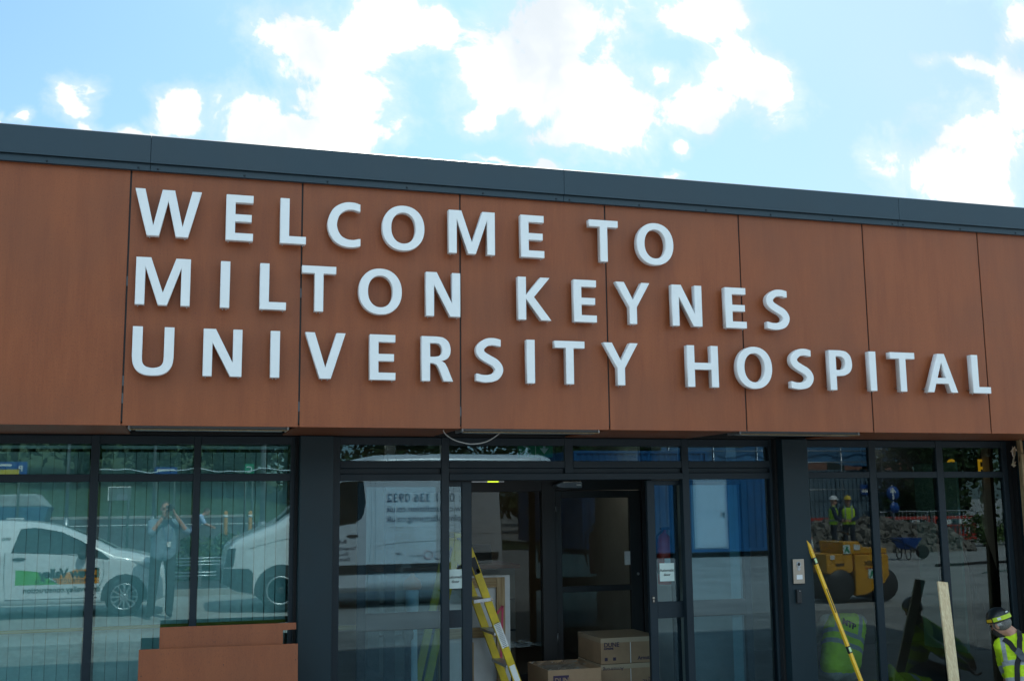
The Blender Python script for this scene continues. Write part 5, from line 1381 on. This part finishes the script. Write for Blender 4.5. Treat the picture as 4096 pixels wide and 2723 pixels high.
# ------------------------------------------------------------------ the yard behind
# yellow twin drum roller
ro = thing('road_roller', (11.25, -7.6, 0), 'yellow twin drum road roller standing on the paving', 'road roller')
YEL = mat('machine_yellow', (0.66, 0.30, 0.012), 0.4, 0, 0.12, 5.0)
yy0, yy1 = -8.1, -7.28
def rbox(name, poly, y0=yy0, y1=yy1, m=YEL, bev=0.02): b = MB(); b.prism(poly, y0, y1); return b.build(name, m, ro, bev, 2)
rbox('front_frame', [(11.13, 0.10), (11.13, 0.78), (11.80, 0.78), (11.80, 0.42), (11.70, 0.30), (11.55, 0.22), (11.35, 0.12)])
rbox('rear_frame', [(10.60, 0.50), (10.60, 0.80), (11.12, 0.80), (11.12, 0.50), (10.95, 0.44), (10.70, 0.44)], yy0+0.04, yy1-0.04)
rbox('engine_cover', [(10.94, 0.785), (10.92, 1.0), (11.25, 1.0), (11.33, 0.90), (11.80, 0.88), (11.80, 0.785)], yy0+0.08, yy1-0.03)
for x in (10.86, 11.72):
    b = MB(); b.lathe([(0.05, -0.02), (0.25, -0.02), (0.27, 0.0), (0.27, 0.74), (0.25, 0.76), (0.05, 0.76)], (x, yy0+0.04, 0.272), (0, 1, 0), 36); b.build('drum', mat('drum_steel', (0.05, 0.05, 0.052), 0.45, 0.6, 0.2, 10.0), ro)
b = MB(); b.tube([(10.62, -7.34, 0.44), (10.55, -7.32, 0.28), (10.62, -7.32, 0.10), (10.9, -7.32, 0.09)], 0.022, 10); b.build('guard_bar', MT['dark'], ro)
b = MB(); b.tube([(11.18, -7.7, 1.0), (11.22, -7.7, 1.12), (11.22, -7.7, 1.14)], 0.012, 8); b.lathe([(0.10, 0), (0.115, 0.01), (0.10, 0.02)], (11.22, -7.7, 1.13), (0.3, 0, 1), 20); b.build('steering_wheel', MT['dark'], ro)
text('TEREX', 0.105, (11.62, yy1+0.006, 0.60), MT['ink'], ro, FACE_BUILDING, bold=0.003)
text('BENFORD', 0.045, (11.52, yy1+0.006, 0.535), MT['red'], ro, FACE_BUILDING)
text('TEREX', 0.06, (10.95, yy1-0.034, 0.60), MT['ink'], ro, FACE_BUILDING, bold=0.002)
for (x, z, s_, yo) in ((11.45, 0.38, 0.16, yy1+0.003), (11.00, 0.80, 0.15, yy1-0.027)):
    b = MB(); b.box(x-s_*0.45, x+s_*0.45, yo, yo+0.003, z, z+s_); st = b.build('decal', MT['paper'], ro)
    text('A', s_*0.95, (x+s_*0.33, yo+0.005, z+0.02), MT['green'], st, FACE_BUILDING, bold=0.004)
b = MB(); b.box(11.14, 11.26, yy1-0.028, yy1-0.022, 0.86, 0.95); b.build('decal', MT['paperw'], ro)
b = MB(); b.box(10.68, 10.76, yy1-0.036, yy1-0.030, 0.71, 0.78); b.build('decal', MT['paperw'], ro)

# blue site cabins
def cabin(x0, x1, y0, y1, h, lab, door=None, base=0.14):
    c = thing('site_cabin', ((x0+x1)/2, (y0+y1)/2, 0), lab, 'site cabin', 'blue steel site cabins')
    m = mat('cabin_blue', (0.006, 0.105, 0.27), 0.5, 0, 0.15, 1.5)
    b = MB()
    n = int((x1-x0)/0.24); vs = []; prof = []
    for i in range(n):
        xa = x0 + (x1-x0)*i/n; w = (x1-x0)/n
        prof += [(xa, y1), (xa+w*0.35, y1), (xa+w*0.5, y1-0.035), (xa+w*0.85, y1-0.035)]
    prof += [(x1, y1)]
    poly = prof + [(x1, y0), (x0, y0)]
    b.prism(poly, base+0.1, h-0.1, 'z'); b.build('corrugated_wall', m, c)
    b = MB(); b.box(x0-0.03, x1+0.03, y0-0.03, y1+0.03, h-0.1, h); b.build('roof', m, c, 0.01, 1)
    b = MB(); b.box(x0-0.03, x1+0.03, y0-0.03, y1+0.03, base, base+0.1); b.build('base_rail', m, c, 0.01, 1)
    for x in (x0-0.04, x1-0.06):
        b = MB(); b.box(x, x+0.10, y1-0.06, y1+0.04, base+0.1, h-0.1); b.build('corner_post', m, c)
    for x in (x0+0.3, x1-0.5):
        b = MB(); b.box(x, x+0.25, y0+0.2, y1-0.1, 0, base); b.build('foot_block', MT['rubber'], c)
    if door:
        a, e = door
        b = MB(); b.box(a-0.06, e+0.06, y1+0.002, y1+0.035, base+0.10, 2.36); f = b.build('door_surround', mat('door_surround', (0.35, 0.48, 0.58), 0.5), c, 0.005, 1)
        b = MB(); b.box(a, e, y1+0.037, y1+0.06, base+0.14, 2.30); dd = b.build('door', mat('cabin_door_pale', (0.50, 0.62, 0.72), 0.5), c, 0.006, 1)
        b = MB(); b.box(a+0.1, e-0.1, y1+0.061, y1+0.066, 1.40, 2.15); b.box(a+0.1, e-0.1, y1+0.061, y1+0.066, 0.35, 1.15); b.build('door_panel', mat('cabin_door_panel', (0.53, 0.64, 0.73), 0.5), dd, 0.004, 1)
        b = MB(); b.box(e-0.12, e-0.07, y1+0.066, y1+0.10, 1.2, 1.36); b.build('handle', MT['dark'], dd, 0.004, 1)
    return c
cabin(13.2, 18.6, -25.0, -22.0, 2.72, 'blue corrugated site cabin with a pale door facing the hospital', (15.52, 16.55))
cabin(14.4, 19.8, -33.0, -29.5, 3.6, 'taller blue site cabin standing behind the one with the pale door')

# grey hoarding and mesh fence behind the rubble
ho = thing('site_hoarding', (25, -34, 0), 'tall blue grey panelled hoarding along the far side of the site', 'hoarding')
hm = mat('hoarding_sheet', (0.10, 0.16, 0.21), 0.55, 0, 0.12, 0.8)
b = MB(); prof = []
for i in range(70):
    x = 19.9 + i*0.22; prof += [(x, -34.0), (x+0.11, -34.0), (x+0.13, -34.04), (x+0.2, -34.04)]
b.prism(prof + [(35.3, -34.1), (19.9, -34.1)], 0.0, 3.0, 'z'); b.build('sheeting', hm, ho)
for i in range(8):
    b = MB(); b.tube([(20.2+i*2.1, -33.68, 0), (20.2+i*2.1, -33.68, 4.6)], 0.03, 8); b.build('scaffold_pole', MT['galv'], ho)
for z in (2.1, 3.3, 3.8, 4.4):
    b = MB(); b.tube([(19.9, -33.62, z), (35.2, -33.62, z+0.05)], 0.025, 8); b.build('scaffold_pole', MT['galv'], ho)
b = MB()
for i in range(40): pass
b.add([(19.9+0.5*i, -33.8+0.08*math.sin(i*1.7), z + 0.12*math.sin(i*0.9)) for i in range(31) for z in (3.25, 4.25)], [(2*i, 2*i+2, 2*i+3, 2*i+1) for i in range(30)], True)
b.build('netting', mat('blue_netting', (0.05, 0.16, 0.30), 0.8, 0, 0.3, 2.0), ho)
for (x, c_, lb) in ((29.7, MT['blue'], ''), (32.3, MT['red'], '')):
    b = MB(); b.box(x, x+0.45, -33.97, -33.95, 1.9, 2.35); s_ = b.build('notice_board', c_, ho)
    b = MB(); b.box(x+0.06, x+0.39, -33.948, -33.944, 2.0, 2.12); b.build('notice_strip', MT['paperw'], s_)
bk_ = thing('brick_building', (36, -62, 0), 'red brick building far behind the hoarding on the right', 'building')
b = MB(); b.box(26, 52, -70, -60, 0, 7.0); b.build('wall', mat('far_red_brick', (0.20, 0.085, 0.06), 0.85, 0, 0.12, 2.0), bk_)
b = MB(); b.prism([(-71, 7.0), (-59, 7.0), (-65, 10.0)], 25.5, 52.5, 'x'); b.build('roof', mat('far_roof_tile', (0.08, 0.07, 0.07), 0.8), bk_)
for i in range(7):
    b = MB(); b.box(28+3.4*i, 29.4+3.4*i, -59.99, -59.95, 3.6, 5.2); b.build('window', CGL, bk_)

# crowd control barriers: red plastic and grey mesh
def barrier(x, y, rz, lab):
    t_ = thing('plastic_barrier', (x, y, 0), lab, 'barrier', 'red plastic barriers around the rubble')
    b = MB()
    for (x0, x1, z0, z1) in ((-0.98, 0.98, 0.92, 1.03), (-0.98, 0.98, 0.12, 0.34), (-0.98, -0.88, 0.34, 0.92), (0.88, 0.98, 0.34, 0.92)): b.box(x0, x1, -0.03, 0.03, z0, z1)
    for i in range(9): b.box(-0.78+0.19*i, -0.72+0.19*i, -0.02, 0.02, 0.34, 0.66)
    b.box(-0.88, 0.88, -0.028, 0.028, 0.66, 0.70)
    for o in (b.build('barrier_panel', MT['red']),): o.parent = t_
    for q in (-0.6, 0.6):
        f = MB(); f.box(q-0.06, q+0.06, -0.28, 0.28, 0, 0.10); o = f.build('foot', MT['rubber'], None, 0.01, 1); o.parent = t_
    for q in (-0.35, 0.35):
        f = MB(); f.box(q-0.17, q+0.17, 0.031, 0.037, 0.72, 0.90); o = f.build('reflector', MT['paperw']); o.parent = t_
    t_.rotation_euler = (0, 0, rz)
bars = [(20.6, -27.2, 0.05), (22.65, -27.0, -0.04), (24.7, -26.9, 0.03), (26.75, -26.8, 0.02), (28.8, -26.7, -0.03), (18.9, -26.2, 0.6)]
bl = ['red plastic barrier directly behind the two talking workers', 'red plastic barrier next right of the two workers', 'red plastic barrier left of the round arrow sign', 'red plastic barrier just right of the round arrow sign', 'red plastic barrier farthest right under the tree', 'red plastic barrier turned beside the blue cabin']
for (x, y, r_), l_ in zip(bars, bl): barrier(x, y, r_, l_)
for k, (x, l_) in enumerate(((26.2, 'galvanised mesh barrier behind the arrow sign'), (28.4, 'galvanised mesh barrier under the tree'))):
    t_ = thing('mesh_barrier', (x, -26.2, 0), l_, 'barrier', 'galvanised mesh barriers')
    b = MB(); b.tube(smoothpts([(x-1.0, -26.2, 0.1), (x-1.0, -26.2, 1.1), (x-0.9, -26.2, 1.22), (x+0.9, -26.2, 1.22), (x+1.0, -26.2, 1.1), (x+1.0, -26.2, 0.1)], 5), 0.022, 8); b.build('barrier_frame', MT['galv'], t_)
    b = MB()
    for i in range(12): b.tube([(x-0.9+0.164*i, -26.2, 0.25), (x-0.9+0.164*i, -26.2, 1.20)], 0.007, 5)
    b.build('bars', MT['galv'], t_)['kind'] = 'stuff'
    b = MB(); b.tube([(x-1.0, -26.2, 0.25), (x+1.0, -26.2, 0.25)], 0.015, 6); b.build('bottom_rail', MT['galv'], t_)
# round arrow sign
sn = thing('road_sign', (25.6, -26.0, 0), 'round blue road sign with a white arrow pointing up', 'road sign')
b = MB(); b.tube([(25.6, -26.04, 0), (25.6, -26.04, 2.2)], 0.035, 10); b.build('post', MT['galv'], sn)
b = MB(); b.lathe([(0.0, 0), (0.27, 0.0), (0.27, 0.008), (0.0, 0.008)], (25.6, -26.0, 1.90), (0, 1, 0), 32); b.build('sign_disc', MT['blue'], sn)
b = MB(); b.prism([(25.57, 1.68), (25.63, 1.68), (25.63, 1.98), (25.71, 1.90), (25.71, 1.99), (25.60, 2.12), (25.49, 1.99), (25.49, 1.90), (25.57, 1.98)], -25.990, -25.987); b.build('arrow', MT['paperw'], sn)
b = MB(); b.lathe([(0.0, 0), (0.2, 0.0), (0.2, 0.008), (0.0, 0.008)], (25.64, -26.0, 1.38), (0, 1, 0), 28); b.build('sign_disc', MT['blue'], sn)

# broken concrete heap
RUB = mat('broken_concrete', (0.185, 0.165, 0.14), 0.95, 0, 0.35, 4.0, 0.5, 20.0)
b = MB(); n = 34; vs = []
def heap(x, y):
    q = 1 - ((x-22.4)/3.4)**2 - ((y+23.6)/1.9)**2
    q2 = 0.75*(1 - ((x-24.4)/2.0)**2 - ((y+23.4)/1.6)**2)
    return max(0, max(q, q2))**0.8*1.12
for i in range(n+1):
    for j in range(n//2+1):
        x = 18.6 + 8.4*i/n; y = -25.8 + 4.4*j/(n//2)
        vs.append((x, y, -0.03 + heap(x, y)*0.85 + 0.12*mnoise.noise(Vector((x*2.2, y*2.2, 0)))*min(1, heap(x, y)*3)))
k = n//2+1
b.add(vs, [(i*k+j, (i+1)*k+j, (i+1)*k+j+1, i*k+j+1) for i in range(n) for j in range(n//2)])
for _ in range(1500):
    x = rnd.uniform(18.8, 26.6); y = rnd.uniform(-25.4, -21.3); h = heap(x, y)
    if h < 0.02 and rnd.random() > 0.06: continue
    s_ = rnd.choice((0.04, 0.05, 0.06, 0.08, 0.10, 0.14)); c = Vector((x, y, max(0.02, h*0.88) + 0.02)); e = Euler((rnd.uniform(0, 6), rnd.uniform(0, 6), rnd.uniform(0, 6))).to_matrix()
    q = [c + e @ Vector((s_*(i*rnd.uniform(.7, 1.2)), s_*(j*rnd.uniform(.6, 1.1)), s_*(l*rnd.uniform(.35, .8)))) for l in (-1, 1) for (i, j) in ((-1, -1), (1, -1), (1, 1), (-1, 1))]
    b.add(q, [(0, 3, 2, 1), (4, 5, 6, 7), (0, 1, 5, 4), (1, 2, 6, 5), (2, 3, 7, 6), (3, 0, 4, 7)])
o = b.build('rubble_heap', RUB); tag(o, 'heap of broken concrete and earth behind the wheelbarrow', 'rubble', None, 'stuff')
# wheelbarrow
wb = thing('wheelbarrow', (20.3, -18.0, 0), 'blue tray wheelbarrow standing in front of the rubble heap', 'wheelbarrow')
b = MB(); t0 = [(19.80, -18.30), (20.45, -18.30), (20.45, -17.72), (19.80, -17.72)]; t1 = [(19.98, -18.18), (20.30, -18.18), (20.30, -17.84), (19.98, -17.84)]
vs = [(x, y, 0.60) for x, y in t0] + [(x, y, 0.30) for x, y in t1] + [(x*0.97+20.13*0.03, y*0.97-18.01*0.03, 0.60) for x, y in t0] + [(x, y, 0.315) for x, y in t1]
b.add(vs, [(4, 5, 1, 0), (5, 6, 2, 1), (6, 7, 3, 2), (7, 4, 0, 3), (7, 6, 5, 4), (8, 9, 13, 12), (9, 10, 14, 13), (10, 11, 15, 14), (11, 8, 12, 15), (12, 13, 14, 15), (0, 1, 9, 8), (1, 2, 10, 9), (2, 3, 11, 10), (3, 0, 8, 11)]); b.build('tray', MT['blue'], wb)
for y in (-18.22, -17.80):
    b = MB(); b.tube(smoothpts([(19.35, y, 0.62), (19.75, y, 0.52), (20.25, y, 0.29), (20.62, -18.01+(y+18.01)*0.3, 0.22)], 5), 0.018, 8); b.build('handle_bar', MT['dark'], wb)
    b = MB(); b.tube(smoothpts([(20.12, y, 0.32), (20.09, y, 0.06), (20.02, y, 0.018), (19.95, y, 0.06), (19.92, y, 0.40)], 5), 0.015, 8); b.build('leg', MT['dark'], wb)
b = MB(); b.lathe([(0.10, -0.04), (0.19, -0.045), (0.205, 0.0), (0.19, 0.045), (0.10, 0.04)], (20.66, -18.01, 0.205), (0, 1, 0), 24); b.build('wheel', MT['rubber'], wb)
# pipes and hose on the ground
b = MB(); b.tube(smoothpts([(18.6, -14.8, 0.03), (19.6, -15.0, 0.03), (20.8, -15.4, 0.03), (22.2, -15.3, 0.03), (23.6, -15.9, 0.03)], 6), 0.035, 8)
simple('drain_pipe', b, MT['rubber'], 'long black pipe lying across the yard before the wheelbarrow', 'pipe')
b = MB(); b.tube(smoothpts([(17.8, -12.2, 0.015), (18.9, -12.6, 0.015), (19.6, -12.1, 0.015), (20.8, -12.5, 0.015), (21.9, -12.1, 0.015)], 6), 0.013, 6)
simple('hose', b, mat('green_hose', (0.02, 0.10, 0.08), 0.5), 'thin dark green hose trailing over the yard', 'hose')
# cone
cn = thing('traffic_cone', (18.25, -20.0, 0), 'orange traffic cone with a white sleeve beside the talking workers', 'traffic cone')
b = MB(); b.lathe([(0.15, 0.03), (0.03, 0.75), (0.02, 0.76), (0, 0.76)], (18.25, -20.0, 0), (0, 0, 1), 20); b.build('cone_body', MT['orange'], cn)
b = MB(); b.box(18.04, 18.46, -20.21, -19.79, 0.0, 0.03); b.build('base', MT['orange'], cn, 0.01, 1)
b = MB(); b.lathe([(0.116, 0.25), (0.068, 0.55)], (18.25, -20.0, 0), (0, 0, 1), 20); b.build('sleeve', MT['paperw'], cn)

POSTM = mat('sign_post_paint', (0.05, 0.07, 0.065), 0.6)
# left: lamp posts, signs, bollards, shrubs, rails, skip
def lamp_post(x, y, h, lab):
    t_ = thing('street_lamp', (x, y, 0), lab, 'street lamp', 'grey lamp posts along the far road')
    b = MB(); b.tube([(x, y, 0), (x, y, 1.35)], 0.095, 14); b.build('post_base', MT['galv'], t_)
    b = MB(); b.tube([(x, y, 1.351), (x, y, h), (x+0.25, y, h+0.25), (x+0.7, y, h+0.3)], [0.062, 0.05, 0.04, 0.035], 12); b.build('post', MT['galv'], t_)
    b = MB(); blob(b, (x+0.95, y, h+0.31), (0.30, 0.12, 0.06), (0, 0, 1), (0, 1, 0), 14); b.build('lamp_head', MT['galv'], t_)
lamp_post(2.05, -16.8, 6.0, 'thick based grey lamp post in front of the shrubs near the van nose')
lamp_post(-3.55, -34.5, 6.5, 'slim grey lamp post across the road beside the blue skip')
lamp_post(-0.55, -36.0, 6.5, 'slim grey lamp post across the road behind the photographer')
lamp_post(6.2, -40.0, 7.0, 'slim grey lamp post across the road beyond the van roof')
for (x, y, l_) in ((2.28, -24.0, 'orange bollard on the right near the van'), (1.60, -24.2, 'orange bollard on the left beside the shrubs')):
    t_ = thing('bollard', (x, y, 0), l_, 'bollard', 'orange bollards by the road')
    b = MB(); b.lathe([(0.06, 0), (0.06, 1.50), (0.045, 1.56), (0, 1.57)], (x, y, 0), (0, 0, 1), 14); b.build('bollard_post', mat('bollard_orange', (0.55, 0.24, 0.03), 0.5), t_)
    b = MB(); b.lathe([(0.063, 1.38), (0.063, 1.46)], (x, y, 0), (0, 0, 1), 14); b.build('reflective_band', MT['paperw'], t_)
# pale cable strung from a slim pole to the near lamp post
sp_ = thing('cable_pole', (-1.60, -16.8, 0), 'slim grey pole carrying a pale cable behind the car bonnet', 'pole')
b = MB(); b.tube([(-1.60, -16.8, 0), (-1.60, -16.8, 2.7)], 0.03, 8); b.build('pole_shaft', POSTM, sp_)
pts = [(-1.60+0.24*i, -16.72, 2.51 + 0.035*math.sin(i*0.9) + 0.02*math.sin(i*2.1+1)) for i in range(19)]
b = MB(); b.tube(smoothpts(pts, 4), 0.012, 8)
simple('overhead_cable', b, mat('pale_cable', (0.60, 0.68, 0.72), 0.5), 'pale wavy cable strung overhead past the near lamp post', 'cable')
# board signs
def post_sign(name, x, y, w, z0, z1, m, lab, rows):
    t_ = thing(name, (x, y, 0), lab, 'sign')
    for q in (-w*0.4, w*0.4):
        b = MB(); b.tube([(x+q, y-0.04, 0), (x+q, y-0.04, z1)], 0.03, 8); b.build('post', POSTM, t_)
    b = MB(); b.box(x-w/2, x+w/2, y-0.015, y+0.015, z0, z1); b.build('sign_board', m, t_, 0.004, 1)
    for (a0, a1, b0, b1, mm) in rows:
        b = MB(); b.box(x+a0*w, x+a1*w, y+0.017, y+0.021, z0+b0*(z1-z0), z0+b1*(z1-z0)); b.build('sign_stripe', mm, t_)
    return t_
ps = post_sign('direction_sign', -4.75, -24.0, 2.0, 2.58, 2.98, MT['blue'], 'blue and yellow direction board with a parking letter on two posts', [(-0.48, 0.40, 0.05, 0.48, mat('sign_yellow', (0.6, 0.45, 0.03), 0.5)), (-0.44, 0.30, 0.70, 0.85, MT['paperw'])])
text('P', 0.22, (-3.86, -23.975, 2.72), MT['paperw'], ps, FACE_BUILDING, bold=0.004)
zs = post_sign('zone_sign', 2.22, -24.0, 0.26, 2.62, 2.92, MT['green'], 'small green sign with a white letter C', [])
text('C', 0.26, (2.31, -23.975, 2.67), MT['paperw'], zs, FACE_BUILDING, bold=0.004)
post_sign('notice_sign', -0.1, -24.3, 0.62, 2.55, 2.84, MT['blue'], 'blue notice board on posts behind the photographer', [(-0.4, 0.4, 0.6, 0.8, MT['paperw'])])
post_sign('panel_sign', -1.35, -24.6, 0.62, 1.90, 2.30, mat('dull_sign_grey', (0.12, 0.16, 0.15), 0.6), 'dull grey panel sign with pale rim left of the photographer', [(-0.5, 0.5, 0.93, 1.0, MT['paperw']), (-0.5, -0.46, 0.0, 0.92, MT['paperw']), (-0.1, 0.35, 0.05, 0.45, MT['galv'])])
# blue skip with light load, on the rise of the road
sk = thing('waste_skip', (-5.0, -33.2, 0), 'blue waste skip with a pale sheeted load across the road', 'skip')
b = MB(); b.prism([(-7.6, 0.62), (-7.9, 1.75), (-3.95, 1.75), (-4.25, 0.62)], -34.3, -32.4); b.build('skip_body', mat('skip_blue', (0.03, 0.10, 0.20), 0.5, 0, 0.2, 2.0), sk, 0.03, 1)
b = MB(); b.prism([(-7.8, 1.755), (-7.2, 2.15), (-4.4, 2.2), (-4.0, 1.755)], -34.25, -32.45); b.build('sheeted_load', mat('pale_sheet', (0.32, 0.36, 0.37), 0.7, 0, 0.2, 3.0), sk, 0.05, 2)
for x in (-7.3, -4.7):
    b = MB(); b.box(x, x+0.3, -34.2, -32.5, 0.25, 0.618); b.build('skid', MT['dark'], sk)
# galvanised guard rails
for k, (z, l_) in enumerate(((0.62, ''),)):
    t_ = thing('guard_barrier', (0.75, -16.0, 0), 'low galvanised rails beside the shrubs right of the photographer', 'barrier')
    for zz in (0.60, 0.53, 0.46, 0.30, 0.23):
        b = MB(); b.tube([(0.05, -16.0, zz), (1.35, -15.95, zz+0.01)], 0.020, 8); b.build('rail', MT['galv'], t_)
    for x in (0.10, 0.7, 1.3):
        b = MB(); b.box(x-0.03, x+0.03, -16.03, -15.97, 0, 0.64); b.build('post', MT['galv'], t_)

# ------------------------------------------------------------------ planting
def leaf_mat(name, a, b_):
    m = bpy.data.materials.new(name); m.use_nodes = True
    t = NT(m.node_tree); b = m.node_tree.nodes['Principled BSDF']
    co = t.node('ShaderNodeTexCoord').outputs['Object']
    t.put(b.inputs['Base Color'], t.mix(t.smooth(t.noise(co, 1.6, 4.0), 0.35, 0.65), c4(a), c4(b_)))
    b.inputs['Roughness'].default_value = 0.6; b.inputs['Specular IOR Level'].default_value = 0.3
    return m
LEAF = [leaf_mat('dark_leaf', (0.014, 0.034, 0.009), (0.036, 0.072, 0.016)), leaf_mat('mid_leaf', (0.024, 0.055, 0.012), (0.058, 0.105, 0.022)), leaf_mat('pale_leaf', (0.06, 0.11, 0.03), (0.12, 0.18, 0.05))]
BARK = mat('bark', (0.06, 0.045, 0.03), 0.9, 0, 0.3, 6.0)
def crown_mesh(seed, w, h, z0, nl, size, clumps):
    r_ = random.Random(seed); b = MB()
    cl = []
    for _ in range(clumps):
        a = r_.uniform(0, 6.283); q = math.sqrt(r_.random()); zz = r_.random()
        rr = w*math.sin(math.pi*(0.15+0.8*zz))**0.7
        cl.append((Vector((math.cos(a)*q*rr*0.85, math.sin(a)*q*rr*0.85, z0 + h*zz)), r_.uniform(0.22, 0.45)*w))
    for _ in range(nl):
        c, s_ = r_.choice(cl); d_ = Vector((r_.gauss(0, 1), r_.gauss(0, 1), r_.gauss(0, 0.8))).normalized()*s_*(r_.random()**0.4)
        p = c + d_; n_ = Vector((r_.gauss(0, 1), r_.gauss(0, 1), r_.gauss(0.5, 1))).normalized(); t_ = n_.orthogonal().normalized(); u_ = n_.cross(t_); a = r_.uniform(0, 6.28)
        t2 = t_*math.cos(a) + u_*math.sin(a); u2 = n_.cross(t2); k = size*r_.uniform(0.6, 1.4)
        b.add([p - t2*k, p + u2*k*0.55, p + t2*k, p - u2*k*0.55], [(0, 1, 2, 3)])
    return b
def trunk_mb(seed, h, r0):
    r_ = random.Random(seed); b = MB(); top = Vector((r_.uniform(-.3, .3), r_.uniform(-.3, .3), h*0.75))
    b.tube(smoothpts([(0, 0, -0.2), (0.03, 0.02, h*0.25), tuple(top*0.6), tuple(top)], 4), [r0*(1-0.8*i/12) for i in range(13)], 10)
    for k in range(5):
        a = r_.uniform(0, 6.28); z = h*r_.uniform(0.3, 0.6); L = h*0.25
        b.tube([(0, 0, z), (math.cos(a)*L*0.5, math.sin(a)*L*0.5, z+L*0.5), (math.cos(a)*L, math.sin(a)*L, z+L*0.9)], [r0*0.4, r0*0.25, r0*0.1], 7)
    return b
protos = []
for k, (w, h, z0, nl, sz, cl, hh) in enumerate(((3.2, 7.0, 1.6, 5200, 0.17, 40, 8.0), (2.6, 9.0, 1.4, 5200, 0.17, 42, 9.5), (4.0, 6.2, 1.8, 5600, 0.18, 46, 7.6))):
    cm_ = crown_mesh(20+k, w, h, z0, nl, sz, cl).build('crown', LEAF[k % 2]); tm_ = trunk_mb(40+k, hh, 0.2).build('trunk', BARK)
    protos.append((cm_.data, tm_.data)); bpy.data.objects.remove(cm_); bpy.data.objects.remove(tm_)
tdesc = ['broad', 'tall narrow', 'spreading']
TREES = [(-17, -50, 0, 1.0), (-12.5, -47, 1, 1.0), (-9.0, -49, 2, 1.1), (-5.2, -46, 0, 1.05), (-1.8, -48, 1, 1.0), (1.6, -46, 2, 1.0), (5.0, -48, 0, 1.0), (8.4, -46, 1, 0.95), (11.8, -47, 2, 1.0), (15.6, -46, 0, 1.0), (19.8, -48, 1, 1.0), (24.0, -47, 2, 1.0), (29.3, -29.2, 0, 0.62), (33.5, -33, 2, 0.9), (-22, -52, 2, 1.2), (38, -40, 1, 1.0), (6.7, -43, 2, 1.05), (3.3, -42, 0, 0.9)]
TL = ['broad dark tree second from the left on the far bank', 'tall narrow tree third from the left on the far bank', 'spreading tree behind the parked car roof on the bank', 'broad tree on the bank behind the blue skip', 'tall narrow tree on the bank behind the photographer', 'spreading tree on the bank behind the orange bollards', 'broad tree on the bank behind the van nose', 'tall narrow tree on the bank behind the van cab', 'spreading tree behind the left end of the blue cabins', 'broad tree behind the cabin with the pale door', 'tall narrow tree behind the tall blue cabin', 'spreading tree behind the grey hoarding', 'small leafy tree overhanging the red barriers at the right', 'spreading tree at the far right beside the hoarding', 'large spreading tree at the far left end of the bank', 'tall narrow tree at the far right end', 'spreading tree low on the bank above the van bonnet', 'broad tree low on the bank behind the grey lamp post']
for (x, y, k, s_), l_ in zip(TREES, TL):
    if x < 11: y -= 15.0; s_ *= 1.15
    t_ = thing('tree', (x, y, hill(x, y)), l_, 'tree', 'trees beyond the road and site')
    t_.scale = (s_, s_, s_); t_.rotation_euler = (0, 0, rnd.uniform(0, 6.28))
    for nm, me in (('crown', protos[k][0]), ('trunk', protos[k][1])):
        o = bpy.data.objects.new(nm, me); COL.objects.link(o); o.parent = t_
# shrubs
cm_ = crown_mesh(77, 0.75, 0.8, 0.1, 1500, 0.055, 16).build('t', LEAF[2]); shr = cm_.data; bpy.data.objects.remove(cm_)
for k, (x, y, s_, l_) in enumerate(((0.55, -18.4, 1.0, 'pale green shrub left of the rails nearest the photographer'), (1.25, -18.7, 1.05, 'pale green shrub in the middle behind the rails'), (1.95, -19.0, 1.1, 'pale green shrub at the right behind the lamp post'), (2.8, -19.5, 1.1, 'pale green shrub behind the van nose'), (28.2, -24.4, 1.1, 'low green shrub below the small tree by the barriers'), (29.8, -24.8, 1.2, 'low green shrub right of the small tree by the barriers'))):
    t_ = thing('shrub', (x, y, 0), l_, 'shrub', 'low shrubs'); t_.scale = (s_,)*3; t_.rotation_euler = (0, 0, k*1.3)
    o = bpy.data.objects.new('foliage', shr); COL.objects.link(o); o.parent = t_
    b = MB(); b.tube([(0, 0, -0.02), (0.02, 0, 0.5)], [0.03, 0.015], 7); o = b.build('stem', BARK); o.parent = t_

for o_ in list(BENCH.collection.objects): bpy.data.objects.remove(o_)
bpy.data.scenes.remove(BENCH)
